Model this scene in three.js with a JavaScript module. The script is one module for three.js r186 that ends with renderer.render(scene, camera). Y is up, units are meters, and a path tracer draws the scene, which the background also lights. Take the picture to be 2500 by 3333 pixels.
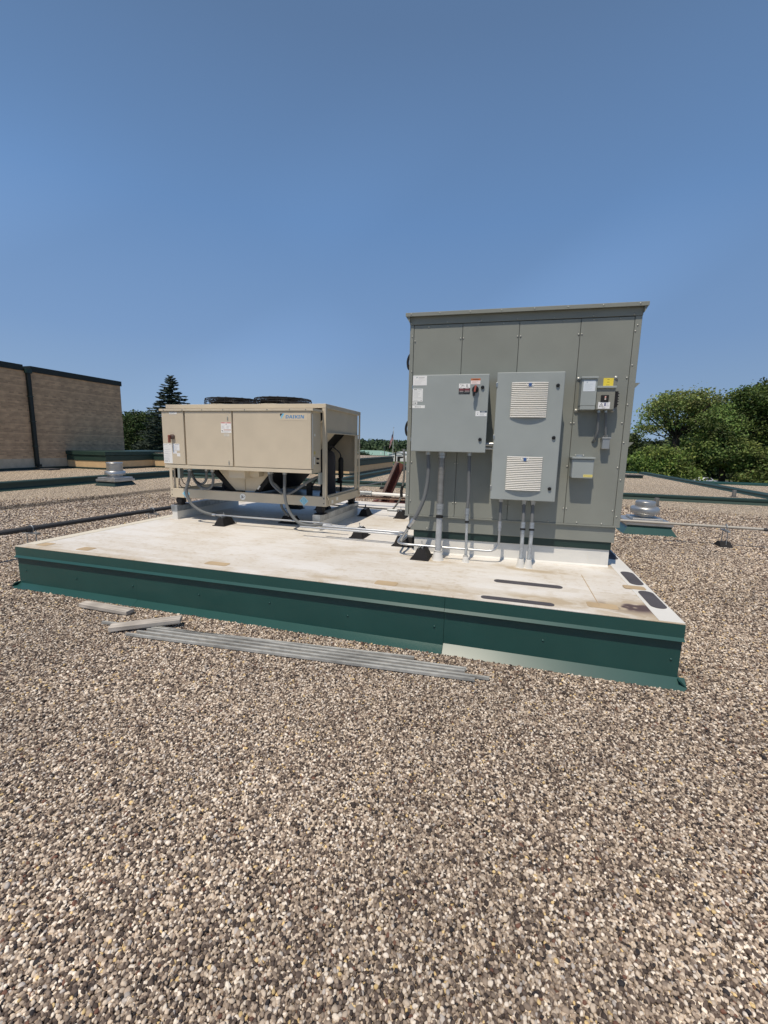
import * as THREE from 'three';
import { RoundedBoxGeometry } from 'three/addons/geometries/RoundedBoxGeometry.js';
import { mergeGeometries } from 'three/addons/utils/BufferGeometryUtils.js';

// ---------- camera, sky, sun, exposure ----------
const scene = new THREE.Scene();
const camera = new THREE.PerspectiveCamera(100.806, 0.75, 0.05, 3000);
camera.position.set(0, 1.65, 0);
camera.up.set(-0.063, 0.988, -0.143);
camera.lookAt(-0.27, 1.65 - 0.155, -0.95);
const SUN = new THREE.Vector3(-0.239, 2.2, 1.013).normalize();
const rngOf = (s) => () => { s |= 0; s = s + 0x6D2B79F5 | 0; let t = Math.imul(s ^ s >>> 15, 1 | s); t = t + Math.imul(t ^ t >>> 7, 61 | t) ^ t; return ((t ^ t >>> 14) >>> 0) / 4294967296; };
const lin = (c) => c <= 10.31 ? c / 255 / 12.92 : Math.pow((c / 255 + 0.055) / 1.055, 2.4);
function skyTexture() {
  const W = 512, H = 256, d = new Float32Array(W * H * 4);
  const stops = [[-90, 120, 128, 132], [-1, 150, 166, 182], [0, 152, 176, 202], [5, 138, 166, 199], [12, 121, 153, 195], [25, 103, 139, 186], [40, 92, 121, 160], [60, 84, 112, 152], [90, 77, 104, 145]];
  for (let j = 0; j < H; j++) for (let i = 0; i < W; i++) {
    const el = ((j + 0.5) / H - 0.5) * 180, az = ((i + 0.5) / W - 0.5) * Math.PI * 2;
    let k = 0; while (k < stops.length - 2 && stops[k + 1][0] < el) k++;
    const a = stops[k], b = stops[k + 1], t = Math.min(1, Math.max(0, (el - a[0]) / (b[0] - a[0])));
    const e = el * Math.PI / 180, x = Math.cos(e) * Math.cos(az), y = Math.sin(e), z = Math.cos(e) * Math.sin(az);
    const g = Math.max(0, x * SUN.x + y * SUN.y + z * SUN.z), glow = 0.5 * Math.pow(g, 12) * (el > 0 ? 1 : 0);
    // thin high haze streaks
    const w1 = Math.sin(az * 3.1 + el * 0.09 + 1.3) * Math.sin(az * 7.3 - el * 0.21) * Math.exp(-Math.pow((el - 16) / 14, 2));
    const wisp = 1 + 0.12 * Math.max(0, w1) + 0.04 * Math.sin(az * 2 + 0.7) * Math.exp(-Math.pow(el / 30, 2));
    const o = (j * W + i) * 4;
    for (let c = 0; c < 3; c++) d[o + c] = (lin(a[c + 1]) * (1 - t) + lin(b[c + 1]) * t) * wisp * (1 + glow) + glow * 0.2;
    d[o + 3] = 1;
  }
  const t = new THREE.DataTexture(d, W, H, THREE.RGBAFormat, THREE.FloatType);
  t.mapping = THREE.EquirectangularReflectionMapping; t.magFilter = t.minFilter = THREE.LinearFilter; t.needsUpdate = true;
  return t;
}
scene.background = skyTexture(); scene.environment = scene.background;
const sun = new THREE.DirectionalLight(0xfff1dd, 3.5);
sun.position.copy(SUN).multiplyScalar(60).add(new THREE.Vector3(-2, 0, -8)); sun.target.position.set(-2, 0, -8);
sun.castShadow = true; sun.shadow.mapSize.set(4096, 4096);
Object.assign(sun.shadow.camera, { left: -34, right: 34, top: 34, bottom: -34, near: 1, far: 160 });
scene.add(sun, sun.target);
const renderer = new THREE.WebGLRenderer({ antialias: true });
renderer.toneMapping = THREE.LinearToneMapping; renderer.toneMappingExposure = 1.0;
renderer.shadowMap.enabled = true; renderer.setSize(768, 1024);

// ---------- noise and textures ----------
const rnd = rngOf(7);
function hash(x, y, s) { let h = Math.imul(x, 374761393) ^ Math.imul(y, 668265263) ^ Math.imul(s, 1442695041); h = Math.imul(h ^ h >>> 13, 1274126177); return ((h ^ h >>> 16) >>> 0) / 4294967296; }
function vnoise(x, y, per, s) {                                   // tiles every per cells (0: never)
  const xi = Math.floor(x), yi = Math.floor(y), fx = x - xi, fy = y - yi, u = fx * fx * (3 - 2 * fx), v = fy * fy * (3 - 2 * fy);
  const m = per ? (k) => ((k % per) + per) % per : (k) => k, x0 = m(xi), x1 = m(xi + 1), y0 = m(yi), y1 = m(yi + 1);
  return (hash(x0, y0, s) * (1 - u) + hash(x1, y0, s) * u) * (1 - v) + (hash(x0, y1, s) * (1 - u) + hash(x1, y1, s) * u) * v;
}
function fbm(x, y, oct, per, s) { let a = 0.5, r = 0, n = 0; for (let k = 0; k < oct; k++) { r += a * vnoise(x, y, per, s + k); n += a; x *= 2; y *= 2; per *= 2; a *= 0.5; } return r / n; }
const sm = (a, b, x) => { const t = Math.min(1, Math.max(0, (x - a) / (b - a))); return t * t * (3 - 2 * t); };
function dataTex(W, H, f, srgb = true) {
  const d = new Uint8Array(W * H * 4);
  for (let j = 0; j < H; j++) for (let i = 0; i < W; i++) { const c = f(i, j), o = (j * W + i) * 4; d[o] = c[0]; d[o + 1] = c[1]; d[o + 2] = c[2]; d[o + 3] = 255; }
  const t = new THREE.DataTexture(d, W, H); t.wrapS = t.wrapT = THREE.RepeatWrapping; t.magFilter = THREE.LinearFilter; t.minFilter = THREE.LinearFilter;
  if (srgb) t.colorSpace = THREE.SRGBColorSpace; t.needsUpdate = true; return t;
}
const g3 = (v) => [v, v, v];
// neutral mottles that multiply a paint colour (values around 230) and bumps
const mottle = dataTex(512, 512, (i, j) => { const a = fbm(i / 512 * 6, j / 512 * 6, 5, 6, 3), b = hash(i, j, 9); return g3(Math.min(255, 214 + 38 * a + 10 * (b - 0.5))); });
const streak = dataTex(512, 512, (i, j) => { const a = fbm(i / 512 * 40, j / 512 * 3, 3, 40, 5) * 0.6 + fbm(i / 512 * 5, j / 512 * 5, 4, 5, 8) * 0.4; return g3(Math.min(255, 196 + 62 * a)); });
const soft = dataTex(512, 512, (i, j) => { const a = fbm(i / 512 * 5, j / 512 * 5, 5, 5, 13), b = hash(i, j, 19); return g3(Math.min(255, 238 + 16 * a + 4 * (b - 0.5))); });
const roughTex = dataTex(256, 256, (i, j) => g3(150 + 105 * fbm(i / 256 * 8, j / 256 * 8, 4, 8, 21)), false);
const waves = dataTex(256, 256, (i, j) => g3(255 * fbm(i / 256 * 4, j / 256 * 4, 3, 4, 31)), false);
const spangle = dataTex(512, 512, (i, j) => { const a = fbm(i / 512 * 24, j / 512 * 24, 2, 24, 51), b = fbm(i / 512 * 5, j / 512 * 5, 3, 5, 54); return g3(Math.min(255, 165 + 60 * a + 45 * b)); });
const grain = dataTex(512, 512, (i, j) => { const a = fbm(i / 512 * 3, j / 512 * 60, 4, 3, 61), b = fbm(i / 512 * 8, j / 512 * 8, 3, 8, 64); return g3(Math.min(255, 120 + 110 * a + 50 * b)); });
const fine = dataTex(256, 256, (i, j) => g3(255 * hash(i, j, 71)), false);
function M(hex, rough = 0.6, metal = 0, o = {}) {
  const m = new THREE.MeshPhysicalMaterial({ color: new THREE.Color(hex), roughness: rough, metalness: metal, side: THREE.DoubleSide, ...o });
  return m;
}
const paint = (hex, rough, o = {}) => M(hex, rough, 0, { map: soft, bumpMap: waves, bumpScale: 0.0005, ...o });
const mat = {
  green: paint('#29534f', 0.32), curbGreen: paint('#274039', 0.55), greenBlack: paint('#18221f', 0.6),
  greenDark: paint('#1f3835', 0.5),
  rtu: paint('#8e928b', 0.6), cabinet: paint('#a5adac', 0.5), beige: paint('#d8ccb5', 0.55), beigeDoor: paint('#d6c9b2', 0.5),
  galvPipe: M('#cfd5d8', 0.5, 0.35, { map: spangle }), galv: M('#c6cccf', 0.52, 0.6, { map: spangle, roughnessMap: roughTex }), alu: M('#cfd0ce', 0.5, 0.8, { map: mottle, roughnessMap: roughTex }),
  emt: M('#d6dadd', 0.38, 0.85, { map: mottle }), pipeGrey: M('#9a9a96', 0.5, 0.5, { map: streak }), pipeDark: M('#4d4e50', 0.65, 0.1, { map: streak }),
  flex: M('#74787a', 0.62, 0, { map: mottle }), black: M('#1c1c1e', 0.7, 0, { map: mottle }), rubber: M('#1d1c1e', 0.8, 0, { map: mottle, bumpMap: fine, bumpScale: 0.0006 }),
  steel: M('#b9bcbc', 0.35, 0.9), bolt: M('#a3a5a0', 0.45, 0.5), whiteCurb: paint('#e6e5df', 0.6), white: M('#efeee8', 0.55), whitePvc: M('#f4f4f0', 0.45),
  rust: M('#7c4b40', 0.8, 0, { map: streak }), wood: M('#e0d8cc', 0.85, 0, { map: grain, bumpMap: grain, bumpScale: 0.002 }), coil: M('#17181a', 0.75, 0.2), coilFin: M('#2b2c2e', 0.6, 0.5),
  plate: paint('#8b8d84', 0.6), knobBlack: M('#18191b', 0.45), knobRed: M('#a8574a', 0.5), louver: M('#fbfaf3', 0.5), louverBack: M('#232524', 0.8), blue: M('#41639a', 0.5),
  clear: M('#c9cfd2', 0.15, 0, { transmission: 1, ior: 1.45 }), foam: M('#34343a', 0.9, 0), copper: M('#6f5a4c', 0.45, 0.6), patchTan: M('#cbb491', 0.8, 0, { map: mottle }), pad: M('#57555a', 0.95, 0, { map: mottle, bumpMap: fine, bumpScale: 0.002 }),
};
// gravel colours (linear albedo from sRGB swatches) shared by loose pebbles and the far ballast
const swatch = [['#e8dccb', 0.11], ['#cabaa6', 0.18], ['#a69583', 0.19], ['#827467', 0.17], ['#5f5249', 0.165], ['#423832', 0.09], ['#2c292b', 0.028], ['#dabf8a', 0.015], ['#6f4f41', 0.012], ['#b5ada5', 0.05]];
function pickSwatch(r) { for (const [c, p] of swatch) { if ((r -= p) < 0) return c; } return swatch[1][0]; }
const swatchRGB = {}; for (const [c] of swatch) { const k = parseInt(c.slice(1), 16); swatchRGB[c] = [k >> 16, k >> 8 & 255, k & 255]; }
function pebbleTextures() {
  const N = 1024, C = 56, cell = N / C, px = [], py = [], col = [], rad = [];
  for (let j = 0; j < C; j++) for (let i = 0; i < C; i++) { const k = j * C + i; px[k] = (i + hash(i, j, 1)) * cell; py[k] = (j + hash(i, j, 2)) * cell; const s = swatchRGB[pickSwatch(hash(i, j, 3))], v = 0.85 + 0.25 * hash(i, j, 4); col[k] = s.map((q) => q * v); rad[k] = 0.8 + 0.5 * hash(i, j, 5); }
  const h = new Float32Array(N * N);
  const map = dataTex(N, N, (i, j) => {
    const ci = Math.floor(i / cell), cj = Math.floor(j / cell); let b = 1e9, b2 = 1e9, bk = 0;
    for (let dj = -1; dj <= 1; dj++) for (let di = -1; di <= 1; di++) {
      const ii = (ci + di + C) % C, jj = (cj + dj + C) % C, k = jj * C + ii;
      let dx = i - px[k], dy = j - py[k]; if (dx > N / 2) dx -= N; if (dx < -N / 2) dx += N; if (dy > N / 2) dy -= N; if (dy < -N / 2) dy += N;
      const d = Math.hypot(dx, dy) / rad[k]; if (d < b) { b2 = b; b = d; bk = k; } else if (d < b2) b2 = d;
    }
    const e = sm(0, 7, b2 - b); h[j * N + i] = e * (0.6 + 0.4 * hash(bk, 7, 7)); const c = col[bk];
    return [Math.min(255, c[0]), Math.min(255, c[1]), Math.min(255, c[2])];
  });
  return [map, dataTex(N, N, (i, j) => g3(255 * h[j * N + i]), false)];
}
const [pebMap, pebBump] = pebbleTextures();

// ---------- scene-graph helpers ----------
const used = {};
function numbered(n) { const k = used[n] = (used[n] ?? -1) + 1; return k ? `${n}_${String(k).padStart(3, '0')}` : n; }
const WORLD = new THREE.Matrix4();
const A = 0.0506;                                                    // the tall unit stands turned by 2.9 degrees on the platform
const RTU = new THREE.Matrix4().makeRotationY(A).setPosition(1.079, 0, -4.751);
const off = new Map();
function thing(name, label, category, anchor, group, frame = WORLD) {
  const g = new THREE.Group(); g.name = numbered(name); g.userData = { label, category }; if (group) g.userData.group = group;
  g.applyMatrix4(new THREE.Matrix4().multiplyMatrices(frame, new THREE.Matrix4().makeTranslation(...anchor)));
  off.set(g, new THREE.Vector3(...anchor)); scene.add(g); return g;
}
const rootOff = (p) => { while (p && !off.has(p)) p = p.parent; return p ? off.get(p) : new THREE.Vector3(); };
function put(name, geo, m, parent, label) {                         // geometry given in the frame's coordinates
  if (Array.isArray(geo)) geo = merge(geo);
  const o = rootOff(parent); geo = geo.clone().translate(-o.x, -o.y, -o.z);
  const me = new THREE.Mesh(geo, m); me.name = name; me.castShadow = me.receiveShadow = true; parent.add(me); if (label) me.userData.label = label; return me;
}
function at(name, geo, m, parent, p, rot) {                          // a shared geometry put at a place
  const o = rootOff(parent), me = new THREE.Mesh(geo, m); me.name = name; me.castShadow = me.receiveShadow = true;
  me.position.set(p[0] - o.x, p[1] - o.y, p[2] - o.z); if (rot) me.rotation.set(...rot); parent.add(me); return me;
}
function solo(name, label, category, anchor, geo, m, group, frame = WORLD) {  // a thing of one mesh
  if (Array.isArray(geo)) geo = merge(geo);
  const me = new THREE.Mesh(geo.clone().translate(-anchor[0], -anchor[1], -anchor[2]), m); me.name = numbered(name); me.userData = { label, category }; if (group) me.userData.group = group;
  me.applyMatrix4(new THREE.Matrix4().multiplyMatrices(frame, new THREE.Matrix4().makeTranslation(...anchor))); me.castShadow = me.receiveShadow = true; scene.add(me); return me;
}
function structure(name, geo, m, kind = 'structure') { const me = new THREE.Mesh(Array.isArray(geo) ? merge(geo) : geo, m); me.name = numbered(name); me.userData.kind = kind; me.castShadow = me.receiveShadow = true; scene.add(me); return me; }
function clean(g) { g = g.index ? g.toNonIndexed() : g.clone(); for (const k of Object.keys(g.attributes)) if (!['position', 'normal', 'uv'].includes(k)) g.deleteAttribute(k); g.clearGroups?.(); return g; }
function merge(list) { return list.length === 1 ? list[0] : mergeGeometries(list.map(clean)); }
function uvm(g, s = 1) {                                             // uv in metres, planar by the way each face points
  g = g.index ? g.toNonIndexed() : g; if (!g.attributes.normal) g.computeVertexNormals();
  const p = g.attributes.position, uv = new Float32Array(p.count * 2), a = new THREE.Vector3(), b = new THREE.Vector3(), c = new THREE.Vector3();
  for (let i = 0; i < p.count; i += 3) {
    a.fromBufferAttribute(p, i); b.fromBufferAttribute(p, i + 1).sub(a); c.fromBufferAttribute(p, i + 2).sub(a); b.cross(c);
    const x = Math.abs(b.x), y = Math.abs(b.y), z = Math.abs(b.z);
    for (let k = 0; k < 3; k++) { const q = i + k, X = p.getX(q), Y = p.getY(q), Z = p.getZ(q); const [u, v] = y >= x && y >= z ? [X, Z] : x >= z ? [Z, Y] : [X, Y]; uv[q * 2] = u / s; uv[q * 2 + 1] = v / s; }
  }
  g.setAttribute('uv', new THREE.BufferAttribute(uv, 2)); return g;
}
function bx(x0, x1, y0, y1, z0, z1, r = 0.004) {                     // a box with small rounded edges, given by its extents
  const w = Math.abs(x1 - x0), h = Math.abs(y1 - y0), d = Math.abs(z1 - z0); r = Math.min(r, w * 0.45, h * 0.45, d * 0.45);
  return uvm((r > 0.0007 ? new RoundedBoxGeometry(w, h, d, 1, r) : new THREE.BoxGeometry(w, h, d)).translate((x0 + x1) / 2, (y0 + y1) / 2, (z0 + z1) / 2));
}
const V3 = (p) => new THREE.Vector3(...p);
function rod(a, b, r, seg = 14, r2 = r) {
  a = V3(a); b = V3(b); const d = b.clone().sub(a), g = new THREE.CylinderGeometry(r2, r, d.length(), seg, 1);
  g.applyQuaternion(new THREE.Quaternion().setFromUnitVectors(new THREE.Vector3(0, 1, 0), d.normalize())); return g.translate((a.x + b.x) / 2, (a.y + b.y) / 2, (a.z + b.z) / 2);
}
function tube(pts, r, seg = 40, rad = 10, tension = 0.5) { return new THREE.TubeGeometry(new THREE.CatmullRomCurve3(pts.map(V3), false, 'catmullrom', tension), seg, r, rad, false); }
function bent(pts, r, bend = 0.09, rad = 10) {                       // straight conduit with rounded bends
  const P = pts.map(V3), path = new THREE.CurvePath(); let prev = P[0];
  for (let i = 1; i < P.length - 1; i++) { const a = P[i].clone().sub(P[i - 1]), b = P[i + 1].clone().sub(P[i]), k = Math.min(bend, a.length() * 0.49, b.length() * 0.49); const s = P[i].clone().addScaledVector(a.normalize(), -k), e = P[i].clone().addScaledVector(b.normalize(), k); path.add(new THREE.LineCurve3(prev, s)); path.add(new THREE.QuadraticBezierCurve3(s, P[i], e)); prev = e; }
  path.add(new THREE.LineCurve3(prev, P[P.length - 1])); return new THREE.TubeGeometry(path, 60, r, rad, false);
}
function prism(pts, axis, a, b) {                                    // polygon pulled along an axis: axis x -> pts are (z, y); z -> (x, y); y -> (x, z)
  const n = pts.length, pos = [], ar = THREE.ShapeUtils.triangulateShape(pts.map((p) => new THREE.Vector2(...p)), []);
  const v = (p, t) => axis === 'x' ? [t, p[1], p[0]] : axis === 'z' ? [p[0], p[1], t] : [p[0], t, p[1]];
  for (const f of ar) { for (const k of f) pos.push(...v(pts[k], a)); for (const k of [f[0], f[2], f[1]]) pos.push(...v(pts[k], b)); }
  for (let i = 0; i < n; i++) { const p = pts[i], q = pts[(i + 1) % n]; pos.push(...v(p, a), ...v(p, b), ...v(q, b), ...v(p, a), ...v(q, b), ...v(q, a)); }
  const g = new THREE.BufferGeometry(); g.setAttribute('position', new THREE.Float32BufferAttribute(pos, 3)); g.computeVertexNormals(); return uvm(g);
}
function lathe(pts, p, seg = 36) { const g = new THREE.LatheGeometry(pts.map((q) => new THREE.Vector2(...q)), seg); return g.translate(...p); }
function print(W, H, draw) { const c = document.createElement('canvas'); c.width = W; c.height = H; const x = c.getContext('2d'); draw(x, W, H); const t = new THREE.CanvasTexture(c); t.colorSpace = THREE.SRGBColorSpace; return new THREE.MeshPhysicalMaterial({ map: t, roughness: 0.45 }); }
function sticker(name, parent, m, s0, s1, y0, y1, z, label) { const o = rootOff(parent), me = new THREE.Mesh(new THREE.BoxGeometry(s1 - s0, y1 - y0, 0.0016), m); me.name = name; me.castShadow = me.receiveShadow = true; me.position.set((s0 + s1) / 2 - o.x, (y0 + y1) / 2 - o.y, z + 0.0008 - o.z); parent.add(me); if (label) me.userData.label = label; return me; }
const lines = (x, x0, y0, w, n, dy, col, seed = 1) => { const r = rngOf(seed); x.fillStyle = col; for (let i = 0; i < n; i++) x.fillRect(x0, y0 + i * dy, w * (0.55 + 0.45 * r()), Math.max(1, dy * 0.38)); };
const screwGeo = lathe([[0.0001, 0.006], [0.004, 0.006], [0.0065, 0.002], [0.009, 0.0015], [0.009, 0]], [0, 0, 0], 10).rotateX(Math.PI / 2);
const bigBolt = lathe([[0.0001, 0.012], [0.008, 0.011], [0.0095, 0.004], [0.018, 0.003], [0.018, 0]], [0, 0, 0], 12).rotateX(Math.PI / 2);

// ---------- ground, roofs, gravel ----------
const GY = -0.03, LOW = -4.5;
const grassTex = dataTex(512, 512, (i, j) => { const a = fbm(i / 512 * 9, j / 512 * 9, 5, 9, 81), b = hash(i, j, 83); return [86 + 50 * a + 20 * b, 104 + 46 * a + 20 * b, 48 + 26 * a + 12 * b]; });
{ const g = new THREE.PlaneGeometry(4400, 4400).rotateX(-Math.PI / 2).translate(0, LOW, -300); const uv = g.attributes.uv; for (let i = 0; i < uv.count; i++) uv.setXY(i, uv.getX(i) * 240, uv.getY(i) * 240); structure('grass_ground', g, M('#8f9a72', 0.95, 0, { map: grassTex })); }
{ // asphalt parking lot beyond the roof
  structure('parking_lot', new THREE.PlaneGeometry(90, 34).rotateX(-Math.PI / 2).translate(58, LOW + 0.004, -96), M('#5b5b5c', 0.9, 0, { map: mottle })); }
const brickTex = dataTex(512, 512, (i, j) => {                       // courses of tan brick, seen from about 30 m
  const row = Math.floor(j / 16), u = (i + (row % 2) * 32) % 512, br = Math.floor(u / 64), my = j % 16, mx = u % 64;
  const k = hash(br, row, 91), dk = hash(br, row, 92) < 0.14 ? 0.9 : 1, n = fbm(i / 512 * 7, j / 512 * 7, 4, 7, 95);
  if (my < 2 || mx < 2) return [176, 158, 136];
  const v = (0.93 + 0.1 * k) * dk * (0.94 + 0.12 * hash(row, 4, 97)) * (0.88 + 0.24 * n); return [184 * v, 156 * v, 124 * v];
});
const brickBump = dataTex(512, 512, (i, j) => { const row = Math.floor(j / 16), u = (i + (row % 2) * 32) % 512; return g3(j % 16 < 2 || u % 64 < 2 ? 60 : 220); }, false);
for (const t of [brickTex, brickBump]) t.repeat.set(0.58, 0.41);       // eight bricks of 215 mm, 32 courses of 76 mm
const brick = M('#ffffff', 0.9, 0, { map: brickTex, bumpMap: brickBump, bumpScale: 0.0015 });
const limestone = M('#c9bda6', 0.85, 0, { map: mottle }), tanWall = paint('#d6b98e', 0.85);
structure('building_body', [bx(-26, 9.8, LOW, GY - 0.012, -36, 8, 0), bx(9.85, 26, LOW, GY - 0.012, -27, 8, 0)], brick);
const stain = (x, z) => {                                            // a strip of silt-dark stones left of the platform
  const c = -11.35 + 0.12 * (z + 10) * -0.35, w = Math.abs(x - c + 0.25 * (fbm(x * 0.9, z * 0.9, 3, 0, 15) - 0.5)); return 1 - sm(0.22, 0.48, w);
};
const ballast = M('#ffffff', 0.92, 0, { map: pebMap, bumpMap: pebBump, bumpScale: 0.006, vertexColors: true });
function roofSheet(x0, x1, z0, z1, y, step) {
  const nx = Math.round((x1 - x0) / step), nz = Math.round((z1 - z0) / step), g = new THREE.PlaneGeometry(x1 - x0, z1 - z0, nx, nz).rotateX(-Math.PI / 2).translate((x0 + x1) / 2, y, (z0 + z1) / 2);
  const p = g.attributes.position, col = new Float32Array(p.count * 3), uv = g.attributes.uv;
  for (let i = 0; i < p.count; i++) {
    const x = p.getX(i), z = p.getZ(i); uv.setXY(i, x / 1.05, z / 1.05);
    const n = 1.1 + 0.28 * fbm(x * 0.35 + 40, z * 0.35 + 40, 4, 0, 111), s = 1 - 0.66 * stain(x, z);
    col.set([n * s, n * s * (0.99 - 0.04 * (1 - s)), n * s * (0.92 - 0.1 * (1 - s))], i * 3);
  }
  g.setAttribute('color', new THREE.BufferAttribute(col, 3)); return g;
}
structure('gravel_roof', roofSheet(-26, 9.8, -36, 8, GY, 0.3), ballast);
structure('gravel_roof', roofSheet(9.85, 26, -27, 8, GY, 0.6), ballast);
{ // loose river pebbles of the near ballast
  const proto = new THREE.IcosahedronGeometry(1, 2), p = proto.attributes.position;
  for (let i = 0; i < p.count; i++) { const x = p.getX(i), y = p.getY(i), z = p.getZ(i), k = 1 + 0.16 * Math.sin(2.1 * x + 1.3 * y + 0.4) + 0.1 * Math.sin(3.1 * z - 2.2 * x + 1) + 0.07 * Math.sin(4 * y + 2.6 * z); p.setXYZ(i, x * k, y * k, z * k); }
  const sph = new THREE.IcosahedronGeometry(1, 2).attributes.normal; proto.setAttribute('normal', sph.clone()); proto.computeVertexNormals();
  const list = [], R = rngOf(99);
  const inside = (x, z) => x > -5.26 && x < 1.32 && z > -8.62 && z < -3.24;
  const seen = (x, z, m) => { const X = x * 0.961 - z * 0.277, D = -x * 0.27 - z * 0.95; return D > -0.2 && Math.abs(X) < Math.max(0, D) * 0.93 + m; };
  for (const [r0, r1, cell, k] of [[0.5, 2.9, 0.0071, 1], [2.9, 5.2, 0.0092, 1.17], [5.2, 9, 0.0132, 1.42], [9, 15.5, 0.0215, 2.0]]) {
    for (let x = -r1; x < r1; x += cell) for (let z = 1; z > -r1; z -= cell) {
      const d = Math.hypot(x, z); if (d < r0 || d > r1 || inside(x, z) || !seen(x, z, 1.9)) continue;
      if (x < -14.6 || (d > 11 && R() < (d - 11) / 4.5)) continue;
      list.push([x + (R() - 0.5) * cell * 1.3, z + (R() - 0.5) * cell * 1.3, k]);
    }
  }
  const me = new THREE.InstancedMesh(proto, M('#ffffff', 0.78, 0), list.length); me.name = 'roof_gravel'; me.userData.kind = 'stuff';
  const m4 = new THREE.Matrix4(), q = new THREE.Quaternion(), e = new THREE.Euler(), s = new THREE.Vector3(), t = new THREE.Vector3(), c = new THREE.Color();
  list.forEach(([x, z, k], i) => {
    const big = R() < 0.05 ? 1.45 : 1, a = (0.0048 + 0.0037 * R()) * k * big;
    e.set((R() - 0.5) * 0.9, R() * 6.283, (R() - 0.5) * 0.9); q.setFromEuler(e); s.set(a, a * (0.5 + 0.3 * R()), a * (0.62 + 0.3 * R())); t.set(x, GY + 0.002 + R() * 0.012, z);
    m4.compose(t, q, s); me.setMatrixAt(i, m4);
    c.set(pickSwatch(R())); const v = (0.83 + 0.36 * R()) * (0.74 + 0.5 * fbm(x * 0.7 + 9, z * 0.7 + 9, 3, 0, 121)) * (1 - 0.62 * stain(x, z)); c.multiplyScalar(v); me.setColorAt(i, c);
  });
  scene.add(me);
}

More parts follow.
